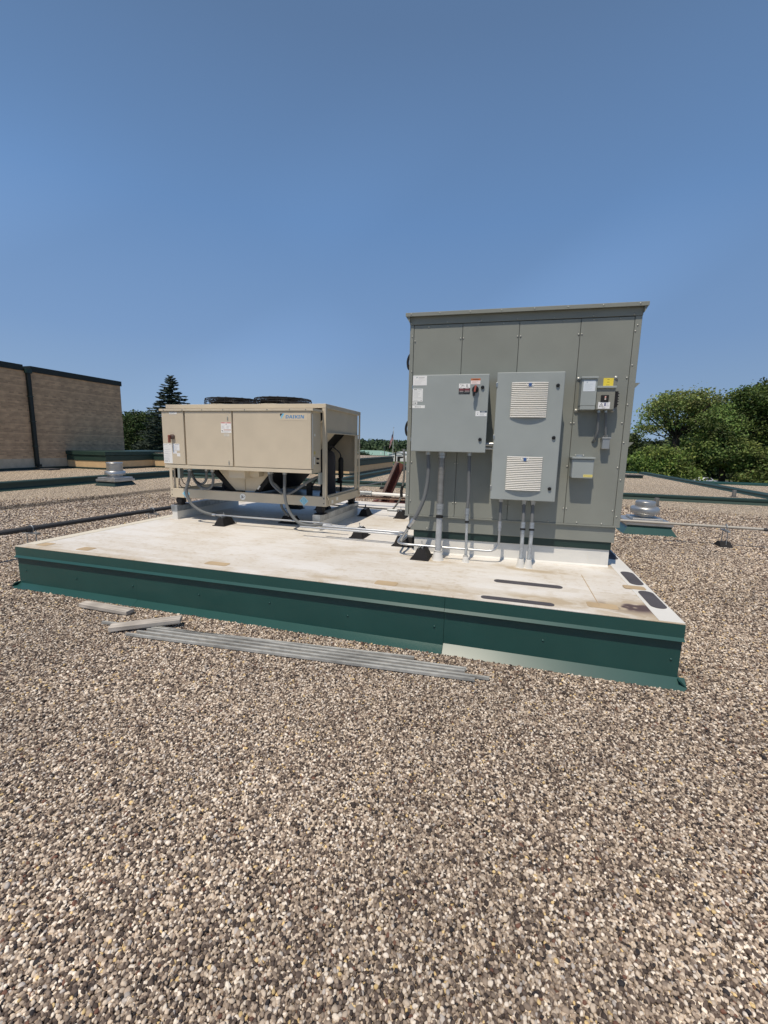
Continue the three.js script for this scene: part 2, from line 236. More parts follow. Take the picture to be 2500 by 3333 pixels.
// ---------- the raised platform ----------
const PX0 = -5.23, PX1 = 1.28, PZ0 = -8.6, PZ1 = -3.33, PY = 0.45;
{
  const g = thing('roof_platform', 'low raised roof platform with white membrane top and dark green metal sides', 'platform', [-1.97, GY, -6]);
  const W = 2048, H = 1664, blob = (x, z, cx, cz, rx, rz) => Math.exp(-(((x - cx) / rx) ** 2 + ((z - cz) / rz) ** 2));
  const memTex = dataTex(W, H, (i, j) => {
    const x = PX0 + (i / W) * (PX1 - PX0), z = PZ1 - (j / H) * (PZ1 - PZ0);
    const a = fbm(x * 1.6 + 20, z * 1.6 + 20, 5, 0, 131), b = fbm(x * 1.1 + 5, z * 6 + 5, 4, 0, 141), f = fbm(x * 14 + 3, z * 22 + 3, 3, 0, 151), n = hash(i, j, 155);
    const fl = fbm(x * 26 + 8, z * 40 + 8, 3, 0, 158); let dirt = 0.24 * sm(0.46, 0.74, a) + 0.24 * sm(0.5, 0.75, b) + 0.2 * sm(0.55, 0.8, f) + 0.3 * sm(0.6, 0.76, fl) * sm(0.4, 0.62, a);
    const front = Math.exp(-Math.pow((z - PZ1) / 0.3, 2)), fr = fbm(x * 2.2 + 70, z * 9 + 70, 4, 0, 161);
    dirt += front * 0.5 * sm(0.42, 0.66, fr);
    const stn = blob(x, z, 1.0, -3.52, 0.34, 0.17) * 1.7 + blob(x, z, 0.5, -3.5, 0.5, 0.1) * 1.0 + blob(x, z, -0.9, -3.45, 1.2, 0.07) * 0.6 + blob(x, z, -0.9, -4.4, 0.9, 0.13) * 0.75 + blob(x, z, 0.35, -4.35, 0.5, 0.1) * 0.8 + blob(x, z, 1.12, -4.85, 0.12, 0.25) * 0.9 + blob(x, z, -4.85, -5.3, 0.35, 0.12) * 0.7 + blob(x, z, -1.7, -6.6, 0.5, 0.2) * 0.5;
    dirt += stn * (0.35 + 0.9 * sm(0.4, 0.66, fbm(x * 5 + 33, z * 9 + 33, 4, 0, 171)));
    const dark = Math.min(1, Math.max(0, blob(x, z, 1.02, -3.56, 0.17, 0.09) * 1.7 * sm(0.35, 0.6, fbm(x * 9, z * 12, 3, 0, 181))));
    dirt = Math.min(1.25, dirt); const v = 0.97 + 0.05 * (n - 0.5);
    const cl = [232, 230, 225], di = [178, 158, 126], dk = [92, 76, 74];
    return [0, 1, 2].map((k) => { let q = cl[k] + (di[k] - cl[k]) * dirt * 0.58; q += (dk[k] - q) * dark; return Math.min(255, q * v); });
  });
  memTex.wrapS = memTex.wrapT = THREE.ClampToEdgeWrapping;
  const memMat = M('#ffffff', 0.7, 0, { map: memTex, bumpMap: waves, bumpScale: 0.004 });
  put('platform_core', bx(PX0 + 0.005, PX1 - 0.005, GY - 0.01, PY - 0.008, PZ0 + 0.005, PZ1 - 0.014, 0), mat.greenDark, g);
  const top = bx(PX0 - 0.014, PX1 + 0.014, PY - 0.01, PY, PZ0 - 0.014, PZ1 + 0.014, 0.004), p = top.attributes.position, uv = top.attributes.uv;
  for (let i = 0; i < p.count; i++) uv.setXY(i, (p.getX(i) - PX0) / (PX1 - PX0), (PZ1 - p.getZ(i)) / (PZ1 - PZ0));
  put('membrane', top, memMat, g);
  const xs = [PX0, -3.57, -0.41, PX1];
  const F = [[0.05, 0.085], [0.048, 0.087], [0.066, 0.078]];            // rise and run of each kicked-out foot sheet
  for (let k = 0; k < 3; k++) {
    const a = xs[k] + (k ? 0.0015 : 0), b = xs[k + 1] - (k < 2 ? 0.0015 : 0), [dy, dz] = F[k], zf = PZ1 + 0.003 + 0.002 * k;
    put('side_panel', prism([[zf - 0.01, 0.35], [zf, 0.35], [zf, GY + 0.004 + dy], [zf - 0.01, GY + 0.004 + dy]], 'x', a, b), mat.green, g);
    put('foot_flare', prism([[zf - 0.01, GY + 0.002 + dy], [zf, GY + 0.0035 + dy], [zf + dz, GY + 0.004], [zf + dz - 0.002, GY + 0.001]], 'x', k ? a : a - 0.03, k === 2 ? b + 0.05 : b), mat.green, g);
    put('fascia', prism([[zf - 0.003, PY - 0.011], [zf + 0.01, PY - 0.011], [zf + 0.011, 0.346], [zf + 0.036, 0.326], [zf + 0.034, 0.323], [zf + 0.004, 0.342]], 'x', a - (k ? 0 : 0.01), b + (k === 2 ? 0.01 : 0)), mat.green, g);
  }
  for (const [x, s] of [[PX0, -1], [PX1, 1]]) {                           // the two return sides
    put('side_panel', bx(x, x + s * 0.008, GY + 0.07, 0.35, PZ0, PZ1, 0.001), mat.green, g);
    put('fascia', bx(x, x + s * 0.013, 0.342, PY - 0.011, PZ0, PZ1, 0.001), mat.green, g);
    put('foot_flare', prism([[x, GY + 0.065], [x + s * 0.009, GY + 0.07], [x + s * 0.075, GY + 0.004], [x + s * 0.072, GY + 0.001]], 'z', PZ0, PZ1 + 0.06), mat.green, g);
  }
  put('side_panel', bx(PX0, PX1, GY, PY - 0.011, PZ0 - 0.008, PZ0, 0.001), mat.green, g);
  for (const x of [-5.12, -4.38, -3.62, -2.81, -2.03, -1.257, -0.49, 0.36, 1.23]) at('screw', screwGeo, mat.green, g, [x, 0.155 + 0.03 * hash(Math.round(x * 100), 1, 5), PZ1 + 0.008]);
  // lap strips, patches and dark wear pads on the membrane
  put('membrane_strip', bx(1.125, PX1 + 0.01, PY, PY + 0.004, PZ0, PZ1 + 0.005, 0.0015), mat.whiteCurb, g, 'bright white membrane strip along the edge');
  put('membrane_strip', bx(PX0 - 0.01, -5.1, PY, PY + 0.004, PZ0, PZ1 - 0.1, 0.0015), paint('#e3dcca', 0.7), g);
  put('membrane_strip', bx(0.766, 0.772, PY, PY + 0.003, -4.35, -3.5, 0.0008), mat.patchTan, g);
  function pill(x0, x1, z0, z1, r, y, h) { const s = new THREE.Shape(), w = x1 - x0, d = z1 - z0; r = Math.min(r, w / 2, d / 2); s.absarc(x0 + r, z0 + r, r, Math.PI, 1.5 * Math.PI); s.absarc(x1 - r, z0 + r, r, 1.5 * Math.PI, 2 * Math.PI); s.absarc(x1 - r, z1 - r, r, 0, 0.5 * Math.PI); s.absarc(x0 + r, z1 - r, r, 0.5 * Math.PI, Math.PI); const e = new THREE.ExtrudeGeometry(s, { depth: h, bevelEnabled: false, curveSegments: 6 }).rotateX(Math.PI / 2); return uvm(e.translate(0, y + h, 0)); }
  const padL = 'dark grey wear pad with rounded ends';
  for (const [x0, x1, z0, z1] of [[-0.04, 0.545, -3.915, -3.83], [-0.13, 0.43, -3.432, -3.36]]) put('wear_pad', pill(x0, x1, z0, z1, 0.05, PY + 0.001, 0.003), mat.pad, g, padL);
  for (const [z0, z1] of [[-4.6, -4.17], [-4.0, -3.58], [-5.6, -5.1]]) put('wear_pad', pill(1.155, 1.27, z0, z1, 0.057, PY + 0.005, 0.003), mat.pad, g, padL);
  for (const [x0, x1, z0, z1] of [[-5.08, -4.93, -3.55, -3.42], [-4.49, -4.32, -3.55, -3.42], [-2.83, -2.58, -3.53, -3.43], [-1.05, -0.85, -3.52, -3.41], [1.07, 1.245, -4.13, -4.03], [0.68, 0.9, -3.56, -3.45]]) put('repair_patch', pill(x0, x1, z0, z1, 0.025, PY + (x0 > 1 ? 0.0045 : 0.0005), 0.0025), mat.patchTan, g);
}

// ---------- the tall air-handling unit ----------
const F = 0.05;                                                       // the panel face stands 5 cm in front of its curb
{
  const g = thing('air_handling_unit', 'tall grey-green rooftop air unit with overhanging roof cap, on a white curb', 'air unit', [-1.04, PY, -1.5], null, RTU);
  put('curb', prism([[0, 0.64], [-0.01, 0.64], [-0.01, PY - 0.003], [0.03, PY - 0.003], [0.03, PY + 0.003], [0.008, PY + 0.02]], 'x', -2.035, 0), mat.whiteCurb, g);
  put('curb', bx(-2.035, 0, PY - 0.003, 0.64, -2.9, -0.012, 0.004), mat.whiteCurb, g);
  put('curb_patch', bx(-0.2, -0.075, PY + 0.005, 0.61, 0.004, 0.008, 0.002), mat.whiteCurb, g);
  put('counter_flashing', [bx(-2.045, 0.01, 0.632, 0.72, -2.91, 0.014, 0.003)], mat.greenDark, g);
  put('base_skirt', bx(-2.1, 0.03, 0.714, 0.889, -2.95, 0.028, 0.006), mat.rtu, g);
  put('body', bx(-2.138, 0.052, 0.885, 2.93, -2.98, F - 0.024, 0.003), mat.rtu, g);
  const seams = [-2.103, -1.598, -1.04, -0.472, -0.002];
  const panelMats = [0, 1, 2].map((k) => paint(['#8e928b', '#8c9089', '#90948d'][k], 0.6));
  for (let k = 0; k < 4; k++) put('wall_panel', bx(seams[k] + 0.002, seams[k + 1] - 0.002, 0.893, 2.9, F - 0.026, F + 0.0015 * (k % 2), 0.003), panelMats[k % 3], g);
  put('corner_post', bx(-2.145, seams[0] - 0.002, 0.89, 2.905, F - 0.06, F + 0.003, 0.004), mat.rtu, g);
  put('corner_post', bx(seams[4] + 0.002, 0.06, 0.89, 2.905, F - 0.06, F + 0.003, 0.004), mat.rtu, g);
  put('base_rail', bx(-2.146, 0.061, 0.878, 0.892, -2.985, F + 0.005, 0.002), mat.rtu, g);
  put('flashing', bx(-2.148, 0.062, 2.906, 2.983, F - 0.03, F + 0.007, 0.002), mat.rtu, g);
  put('roof_cap', [prism([[-3.05, 2.985], [F + 0.045, 2.985], [F + 0.047, 2.979], [F + 0.052, 2.979], [F + 0.052, 3.012], [F + 0.046, 3.016], [-3.06, 3.03]], 'x', -2.188, 0.092)], mat.rtu, g);
  for (const e of [[-2.147, -2.187], [0.061, 0.091]]) put('cap_gusset', prism([[e[0], 2.983], [e[1], 2.983], [e[0], 2.925]], 'z', -2.9, F + 0.04), mat.rtu, g);
  const scr = (s, y, z = F + 0.002) => at('screw', screwGeo, mat.bolt, g, [s, y, z]);
  for (const s of [-1.602 - 0.014, -1.04 - 0.014, -0.472 - 0.014]) for (const y of [2.755, 1.91, 1.479, 1.048]) { scr(s, y); scr(s + 0.029, y); }
  for (const [s, y] of [[-2.12, 2.79], [-2.09, 2.742], [-2.115, 2.435], [0.01, 2.767], [0.025, 2.82], [0.015, 2.456], [-0.02, 2.342], [0.012, 2.09], [-0.02, 1.915], [0.014, 1.726], [-0.018, 1.481], [0.02, 1.359], [-0.02, 1.046], [0.02, 0.989], [-2.087, 1.049], [-2.12, 1.364], [-2.087, 1.476], [-2.12, 1.1], [-2.12, 2.06]]) scr(s, y, F + 0.003);
  for (const [s, y] of [[-1.947, 2.878], [-1.751, 2.881], [-1.447, 2.884], [-1.196, 2.886], [-0.885, 2.886], [-0.633, 2.887], [-0.36, 2.888], [-0.131, 2.888]]) scr(s, y);
  for (const s of [-2.133, -1.757, -1.414, -1.066, -0.721, -0.369, -0.015]) scr(s, 2.922, F + 0.007);
  for (const s of [-2.13, -1.834, -1.53, -1.224, -0.915, -0.609, -0.298, 0.016]) scr(s, 2.998, F + 0.051);
  for (const [s, y] of [[-1.893, 0.74], [-1.191, 0.906], [-0.625, 0.906], [-0.346, 0.908], [-0.111, 0.908]]) scr(s, y, y > 0.8 ? F + 0.002 : 0.028);
  for (const y of [2.54, 1.79]) {                                      // curved black pulls of the side doors
    put('door_handle', [tube([[-2.14, y + 0.14, -0.32], [-2.2, y + 0.145, -0.32], [-2.228, y + 0.08, -0.32], [-2.222, y + 0.01, -0.32], [-2.205, y - 0.02, -0.32]], 0.014, 20, 8), bx(-2.152, -2.136, y + 0.09, y + 0.17, -0.35, -0.29, 0.004)], mat.black, g, 'black curved door handle');
  }
  for (const y of [2.313, 1.735]) put('rain_hood', prism([[0.05, y], [0.142, y], [0.05, y - 0.105]], 'z', -0.75, -0.08), mat.rtu, g);
}

// ---------- electrical cabinets on its face ----------
const inkWhite = '#eeefec';
const latchGeo = merge([lathe([[0.0001, 0.014], [0.014, 0.014], [0.017, 0.01], [0.017, 0]], [0, 0, 0], 18).rotateX(Math.PI / 2), bx(-0.008, 0.008, -0.003, 0.003, 0.013, 0.017, 0)]);
{
  const z = F + 0.25, g = thing('disconnect_cabinet', 'square grey electrical cabinet with rotary switch and white labels, left on the tall unit', 'cabinet', [-1.682, 1.6, F], null, RTU);
  put('box', bx(-2.05, -1.31, 1.605, 2.352, F, z - 0.022, 0.006), mat.cabinet, g);
  put('door', bx(-2.058, -1.304, 1.599, 2.36, z - 0.02, z, 0.007), mat.cabinet, g);
  for (const y of [2.24, 1.72]) put('hinge', rod([-2.06, y - 0.02, z - 0.006], [-2.06, y + 0.02, z - 0.006], 0.006, 8), mat.steel, g);
  for (const [s, y] of [[-1.365, 2.233], [-1.363, 1.73]]) at('latch', latchGeo, mat.knobBlack, g, [s, y, z]);
  const k = put('switch_handle', [lathe([[0.0001, 0.03], [0.026, 0.03], [0.032, 0.022], [0.033, 0]], [0, 0, 0], 24).rotateX(Math.PI / 2).translate(-1.433, 2.213, z)], mat.knobBlack, g, 'black rotary switch with red grip');
  put('grip', uvm(new RoundedBoxGeometry(0.024, 0.1, 0.035, 2, 0.008).rotateZ(-0.16).translate(-1.438, 2.196, z + 0.046)), mat.knobBlack, k);
  put('red_bar', uvm(new RoundedBoxGeometry(0.017, 0.062, 0.006, 1, 0.002).rotateZ(-0.16).translate(-1.434, 2.214, z + 0.065)), mat.knobRed, k);
  sticker('label', g, print(220, 146, (x, W, H) => { x.fillStyle = '#f0f1f0'; x.fillRect(0, 0, W, H); x.strokeStyle = '#3b6f78'; x.lineWidth = 5; x.beginPath(); x.moveTo(46, 34); x.lineTo(64, 16); x.lineTo(82, 34); x.stroke(); x.fillStyle = '#3c4347'; x.font = '22px sans-serif'; x.fillText('Innovent', 92, 34); x.fillStyle = '#a9a9ab'; x.fillRect(95, 44, 70, 4); lines(x, 22, 62, 176, 5, 15, '#d9dad9', 4); }), -2.056, -1.915, 2.257, 2.35, z, 'white maker label with chevron mark');
  sticker('label', g, print(170, 200, (x, W, H) => { x.fillStyle = '#eef0ee'; x.fillRect(0, 0, W, H); x.fillStyle = '#5a6266'; x.fillRect(18, 12, 56, 9); x.fillRect(88, 14, 60, 4); x.strokeStyle = '#b9bfbe'; x.lineWidth = 2; x.strokeRect(14, 34, 142, 132); lines(x, 22, 44, 126, 9, 13, '#c3c8c7', 6); lines(x, 18, 178, 100, 2, 9, '#a9b0af', 8); x.fillStyle = '#444a4c'; x.beginPath(); x.moveTo(136, 190); x.lineTo(144, 174); x.lineTo(152, 190); x.fill(); }), -2.056, -1.951, 2.099, 2.226, z);
  sticker('label', g, print(96, 48, (x, W, H) => { x.fillStyle = inkWhite; x.fillRect(0, 0, W, H); x.fillStyle = '#8a8f8f'; x.fillRect(14, 10, 10, 26); x.fillRect(42, 12, 34, 22); }), -2.056, -2.006, 2.069, 2.095, z);
  sticker('label', g, print(260, 60, (x, W, H) => { x.fillStyle = '#f2f4f1'; x.fillRect(0, 0, W, H); x.fillStyle = '#5c5f60'; x.font = '46px sans-serif'; x.fillText('RTU-5', 52, 47); }), -2.056, -1.927, 2.033, 2.062, z, 'white tag reading RTU-5');
  sticker('label', g, print(220, 204, (x, W, H) => {
    x.fillStyle = '#f6f6f4'; x.fillRect(0, 0, W, 86); x.fillStyle = '#3a2b2e'; x.fillRect(0, 86, W, 64); x.fillStyle = '#2c3032'; x.fillRect(0, 150, W, 54); x.strokeStyle = '#2b2b2b'; x.lineWidth = 6; x.beginPath(); x.moveTo(22, 18); x.lineTo(72, 32); x.lineTo(58, 60); x.lineTo(30, 74); x.moveTo(72, 20); x.lineTo(92, 34); x.lineTo(100, 62); x.stroke(); x.fillStyle = '#2b2b2b'; x.fillRect(150, 40, 14, 32); x.beginPath(); x.arc(157, 26, 11, 0, 7); x.fill(); x.fillRect(160, 66, 30, 6);
    x.fillStyle = '#7d3d44'; x.fillRect(10, 100, 92, 30); x.fillRect(112, 100, 98, 30); x.fillStyle = '#e6d3d4'; x.fillRect(14, 92, 70, 6); x.fillRect(126, 92, 74, 6); x.fillRect(14, 142, 76, 9); x.fillRect(118, 140, 92, 9); x.fillStyle = '#777b7c'; x.fillRect(12, 174, 80, 10); x.fillRect(106, 168, 96, 8); }), -1.594, -1.485, 2.169, 2.27, z, 'white and dark red hazard sign with pictograms');
  sticker('label', g, print(186, 114, (x, W, H) => { x.fillStyle = '#c9754a'; x.fillRect(0, 0, W, 40); x.fillStyle = '#7c4a30'; x.fillRect(34, 14, 116, 15); x.fillStyle = '#f4e6e2'; x.fillRect(0, 40, W, H); lines(x, 26, 54, 136, 3, 17, '#cfa9a2', 3); }), -1.481, -1.389, 2.262, 2.318, z, 'orange and white warning sticker');
  sticker('label', g, print(220, 106, (x, W, H) => { x.fillStyle = '#eef1f2'; x.fillRect(0, 0, W, H); x.fillStyle = '#2f4258'; x.fillRect(86, 0, 134, 30); x.fillStyle = '#cfd8e0'; x.fillRect(112, 10, 74, 10); x.strokeStyle = '#7c8588'; x.lineWidth = 4; x.beginPath(); x.arc(42, 42, 15, Math.PI, 0); x.stroke(); x.fillStyle = '#2c3133'; x.beginPath(); x.arc(42, 64, 8, 0, 7); x.fill(); lines(x, 86, 46, 118, 4, 13, '#9aa4aa', 2); }), -1.42, -1.312, 1.956, 2.006, z, 'white and blue notice with padlock sign');
}
// ribbed louver bar that bows outward
function louverGeo(w) {
  const pos = [], n = 10, prof = [[0, -0.0062], [0.006, -0.0062], [0.009, -0.003], [0.009, 0.0045], [0.003, 0.006], [0, 0.006]];
  const P = (i, k) => { const t = i / n * 2 - 1, b = 0.022 * (1 - t * t); return [t * w / 2, prof[k][1], prof[k][0] + b]; };
  for (let i = 0; i < n; i++) for (let k = 0; k < 6; k++) { const l = (k + 1) % 6; pos.push(...P(i, k), ...P(i + 1, k), ...P(i + 1, l), ...P(i, k), ...P(i + 1, l), ...P(i, l)); }
  const gg = new THREE.BufferGeometry(); gg.setAttribute('position', new THREE.Float32BufferAttribute(pos, 3)); gg.computeVertexNormals(); return uvm(gg);
}
{
  const z = F + 0.22, g = thing('control_cabinet', 'tall grey control cabinet with two white louvered vents, centre of the tall unit', 'cabinet', [-0.92, 1.135, F], null, RTU);
  put('box', bx(-1.222, -0.617, 1.142, 2.368, F, z - 0.022, 0.006), mat.cabinet, g);
  put('door', bx(-1.231, -0.609, 1.135, 2.376, z - 0.02, z, 0.007), mat.cabinet, g);
  for (const y of [2.26, 1.757, 1.254]) put('hinge', bx(-1.238, -1.222, y - 0.022, y + 0.022, z - 0.016, z + 0.006, 0.003), mat.steel, g);
  for (const y of [2.248, 1.759, 1.264]) at('latch', latchGeo, mat.knobBlack, g, [-0.669, y, z]);
  const bar = louverGeo(0.334);
  for (const [y0, y1] of [[1.948, 2.281], [1.237, 1.572]]) {
    const s = -0.922, v = put('vent', [bx(s - 0.166, s + 0.166, y0, y1, z, z + 0.003, 0)], mat.louverBack, g, 'white louvered filter vent');
    for (let k = 0; k < 19; k++) at('louver', bar, mat.louver, v, [s, y0 + 0.007 + (y1 - y0 - 0.014) * k / 18, z + 0.002]);
    put('badge', [bx(s - 0.014, s + 0.014, y1 - 0.046, y1 - 0.012, z + 0.03, z + 0.037, 0.003)], mat.blue, v, 'small blue badge');
    for (const e of [-1, 1]) put('badge_wing', tube([[s + e * 0.034, y1 - 0.014, z + 0.032], [s + e * 0.026, y1 - 0.036, z + 0.034], [s + e * 0.012, y1 - 0.04, z + 0.034]], 0.0025, 8, 6), mat.louver, v);
  }
}
{
  const z = F + 0.12, g = thing('controller_box', 'grey control boxes with display and yellow tag, upper right of tall unit', 'control box', [-0.29, 2.03, F], null, RTU);
  put('mounting_plate', bx(-0.462, -0.105, 2.018, 2.352, F + 0.004, F + 0.01, 0.002), mat.plate, g);
  for (const [s, y] of [[-0.452, 2.336], [-0.117, 2.342], [-0.45, 2.032], [-0.12, 2.034]]) at('bolt', bigBolt, mat.bolt, g, [s, y, F + 0.01]);
  put('cover', bx(-0.44, -0.301, 2.07, 2.324, F + 0.01, z, 0.004), mat.cabinet, g);
  put('cover', bx(-0.438, -0.302, 2.034, 2.069, F + 0.01, z - 0.002, 0.003), mat.cabinet, g);
  put('drip_lid', bx(-0.446, -0.297, 2.322, 2.341, F + 0.01, z + 0.014, 0.003), mat.cabinet, g);
  put('hanger_tab', bx(-0.418, -0.355, 2.34, 2.356, F + 0.012, F + 0.016, 0.001), mat.galv, g);
  put('cover', bx(-0.298, -0.139, 2.034, 2.234, F + 0.01, z + 0.004, 0.004), mat.plate, g);
  put('drip_lid', bx(-0.302, -0.134, 2.232, 2.251, F + 0.01, z + 0.02, 0.003), mat.cabinet, g);
  put('display', bx(-0.262, -0.192, 2.103, 2.168, z + 0.003, z + 0.009, 0.002), mat.black, g, 'black display window with red lamp');
  put('lamp', bx(-0.229, -0.216, 2.142, 2.158, z + 0.009, z + 0.012, 0.001), M('#e6b3a6', 0.4), g); put('button', bx(-0.229, -0.216, 2.122, 2.139, z + 0.009, z + 0.012, 0.001), M('#c9c6c0', 0.4), g);
  put('heat_sink', [bx(-0.137, -0.108, 2.06, 2.205, F + 0.03, z - 0.01, 0.002), ...[2.08, 2.105, 2.13, 2.155, 2.18].map((y) => bx(-0.108, -0.096, y, y + 0.008, F + 0.05, z - 0.02, 0.001))], mat.black, g);
  sticker('label', g, print(200, 190, (x, W, H) => { x.fillStyle = '#dfe7ee'; x.fillRect(0, 0, W, H); x.fillStyle = '#b9c8d6'; x.beginPath(); x.moveTo(40, 46); x.lineTo(60, 12); x.lineTo(80, 46); x.fill(); lines(x, 22, 62, 150, 8, 14, '#c4d0da', 5); }), -0.424, -0.318, 2.204, 2.304, z);
  sticker('label', g, print(180, 110, (x, W, H) => { x.fillStyle = '#f1f2f3'; x.fillRect(0, 0, W, H); x.strokeStyle = '#3a3c40'; x.lineWidth = 6; x.beginPath(); x.moveTo(18, 78); x.lineTo(50, 22); x.lineTo(82, 78); x.closePath(); x.stroke(); x.fillStyle = '#3a3c40'; x.beginPath(); x.moveTo(53, 36); x.lineTo(42, 58); x.lineTo(50, 58); x.lineTo(46, 72); x.lineTo(60, 50); x.lineTo(52, 50); x.fill(); x.fillStyle = '#6d6f95'; x.fillRect(94, 14, 24, 56); lines(x, 128, 22, 42, 4, 15, '#b9bec8', 7); x.fillStyle = '#55585c'; x.fillRect(64, 94, 50, 8); }), -0.28, -0.176, 2.042, 2.104, z + 0.004, 'white electrical warning sticker');
  sticker('tag', g, print(150, 130, (x, W, H) => { x.fillStyle = '#efd84c'; x.fillRect(0, 0, W, H); x.fillStyle = '#9c8a2c'; x.fillRect(56, 20, 34, 9); x.fillRect(54, 60, 38, 9); x.fillRect(44, 104, 50, 9); }), -0.226, -0.136, 2.263, 2.341, F + 0.01, 'yellow plastic tag');
}
{
  const z = F + 0.12, g = thing('junction_box', 'grey screw-cover junction box with yellow strip label, lower right of the tall unit', 'junction box', [-0.37, 1.375, F], null, RTU);
  put('box', bx(-0.463, -0.263, 1.378, 1.565, F, z - 0.003, 0.003), mat.cabinet, g); put('cover', bx(-0.458, -0.266, 1.373, 1.556, z - 0.002, z + 0.004, 0.003), mat.cabinet, g);
  put('drip_lid', bx(-0.47, -0.258, 1.562, 1.58, F, z + 0.02, 0.003), mat.cabinet, g); put('hanger_tab', bx(-0.425, -0.33, 1.579, 1.601, F, F + 0.004, 0.001), mat.galv, g);
  for (const s of [-0.415, -0.34]) at('screw', screwGeo, mat.bolt, g, [s, 1.592, F + 0.004]);
  put('hinge', rod([-0.462, 1.39, z], [-0.462, 1.55, z], 0.005, 8), mat.steel, g);
  sticker('label', g, print(180, 56, (x, W, H) => { x.fillStyle = '#e9dc8a'; x.fillRect(0, 0, W, H); x.fillStyle = '#a89a4a'; for (let i = 0; i < 11; i++) x.fillRect(16 + i * 14, 20, 9, 15); }), -0.352, -0.268, 1.384, 1.41, z + 0.004, 'yellow strip label');
}
{
  const z = F + 0.06, g = thing('outlet_box', 'small weatherproof outlet box with conduit above, right of the tall unit', 'outlet box', [-0.16, 1.66, F], null, RTU);
  put('box', bx(-0.196, -0.126, 1.665, 1.768, F, z, 0.004), mat.alu, g); put('cover', bx(-0.202, -0.12, 1.76, 1.775, F, z + 0.014, 0.003), mat.alu, g); put('lid', bx(-0.193, -0.129, 1.662, 1.757, z, z + 0.008, 0.004), mat.alu, g);
  put('strap', tube([[-0.178, 1.776, F + 0.02], [-0.172, 1.798, F + 0.03], [-0.152, 1.798, F + 0.03], [-0.146, 1.776, F + 0.02]], 0.005, 14, 6), mat.steel, g);
  put('conduit', rod([-0.163, 1.775, F + 0.035], [-0.19, 2.03, F + 0.05], 0.011, 12), mat.flex, g);
  put('connector', rod([-0.19, 2.012, F + 0.05], [-0.19, 2.036, F + 0.05], 0.016, 12), mat.steel, g);
}
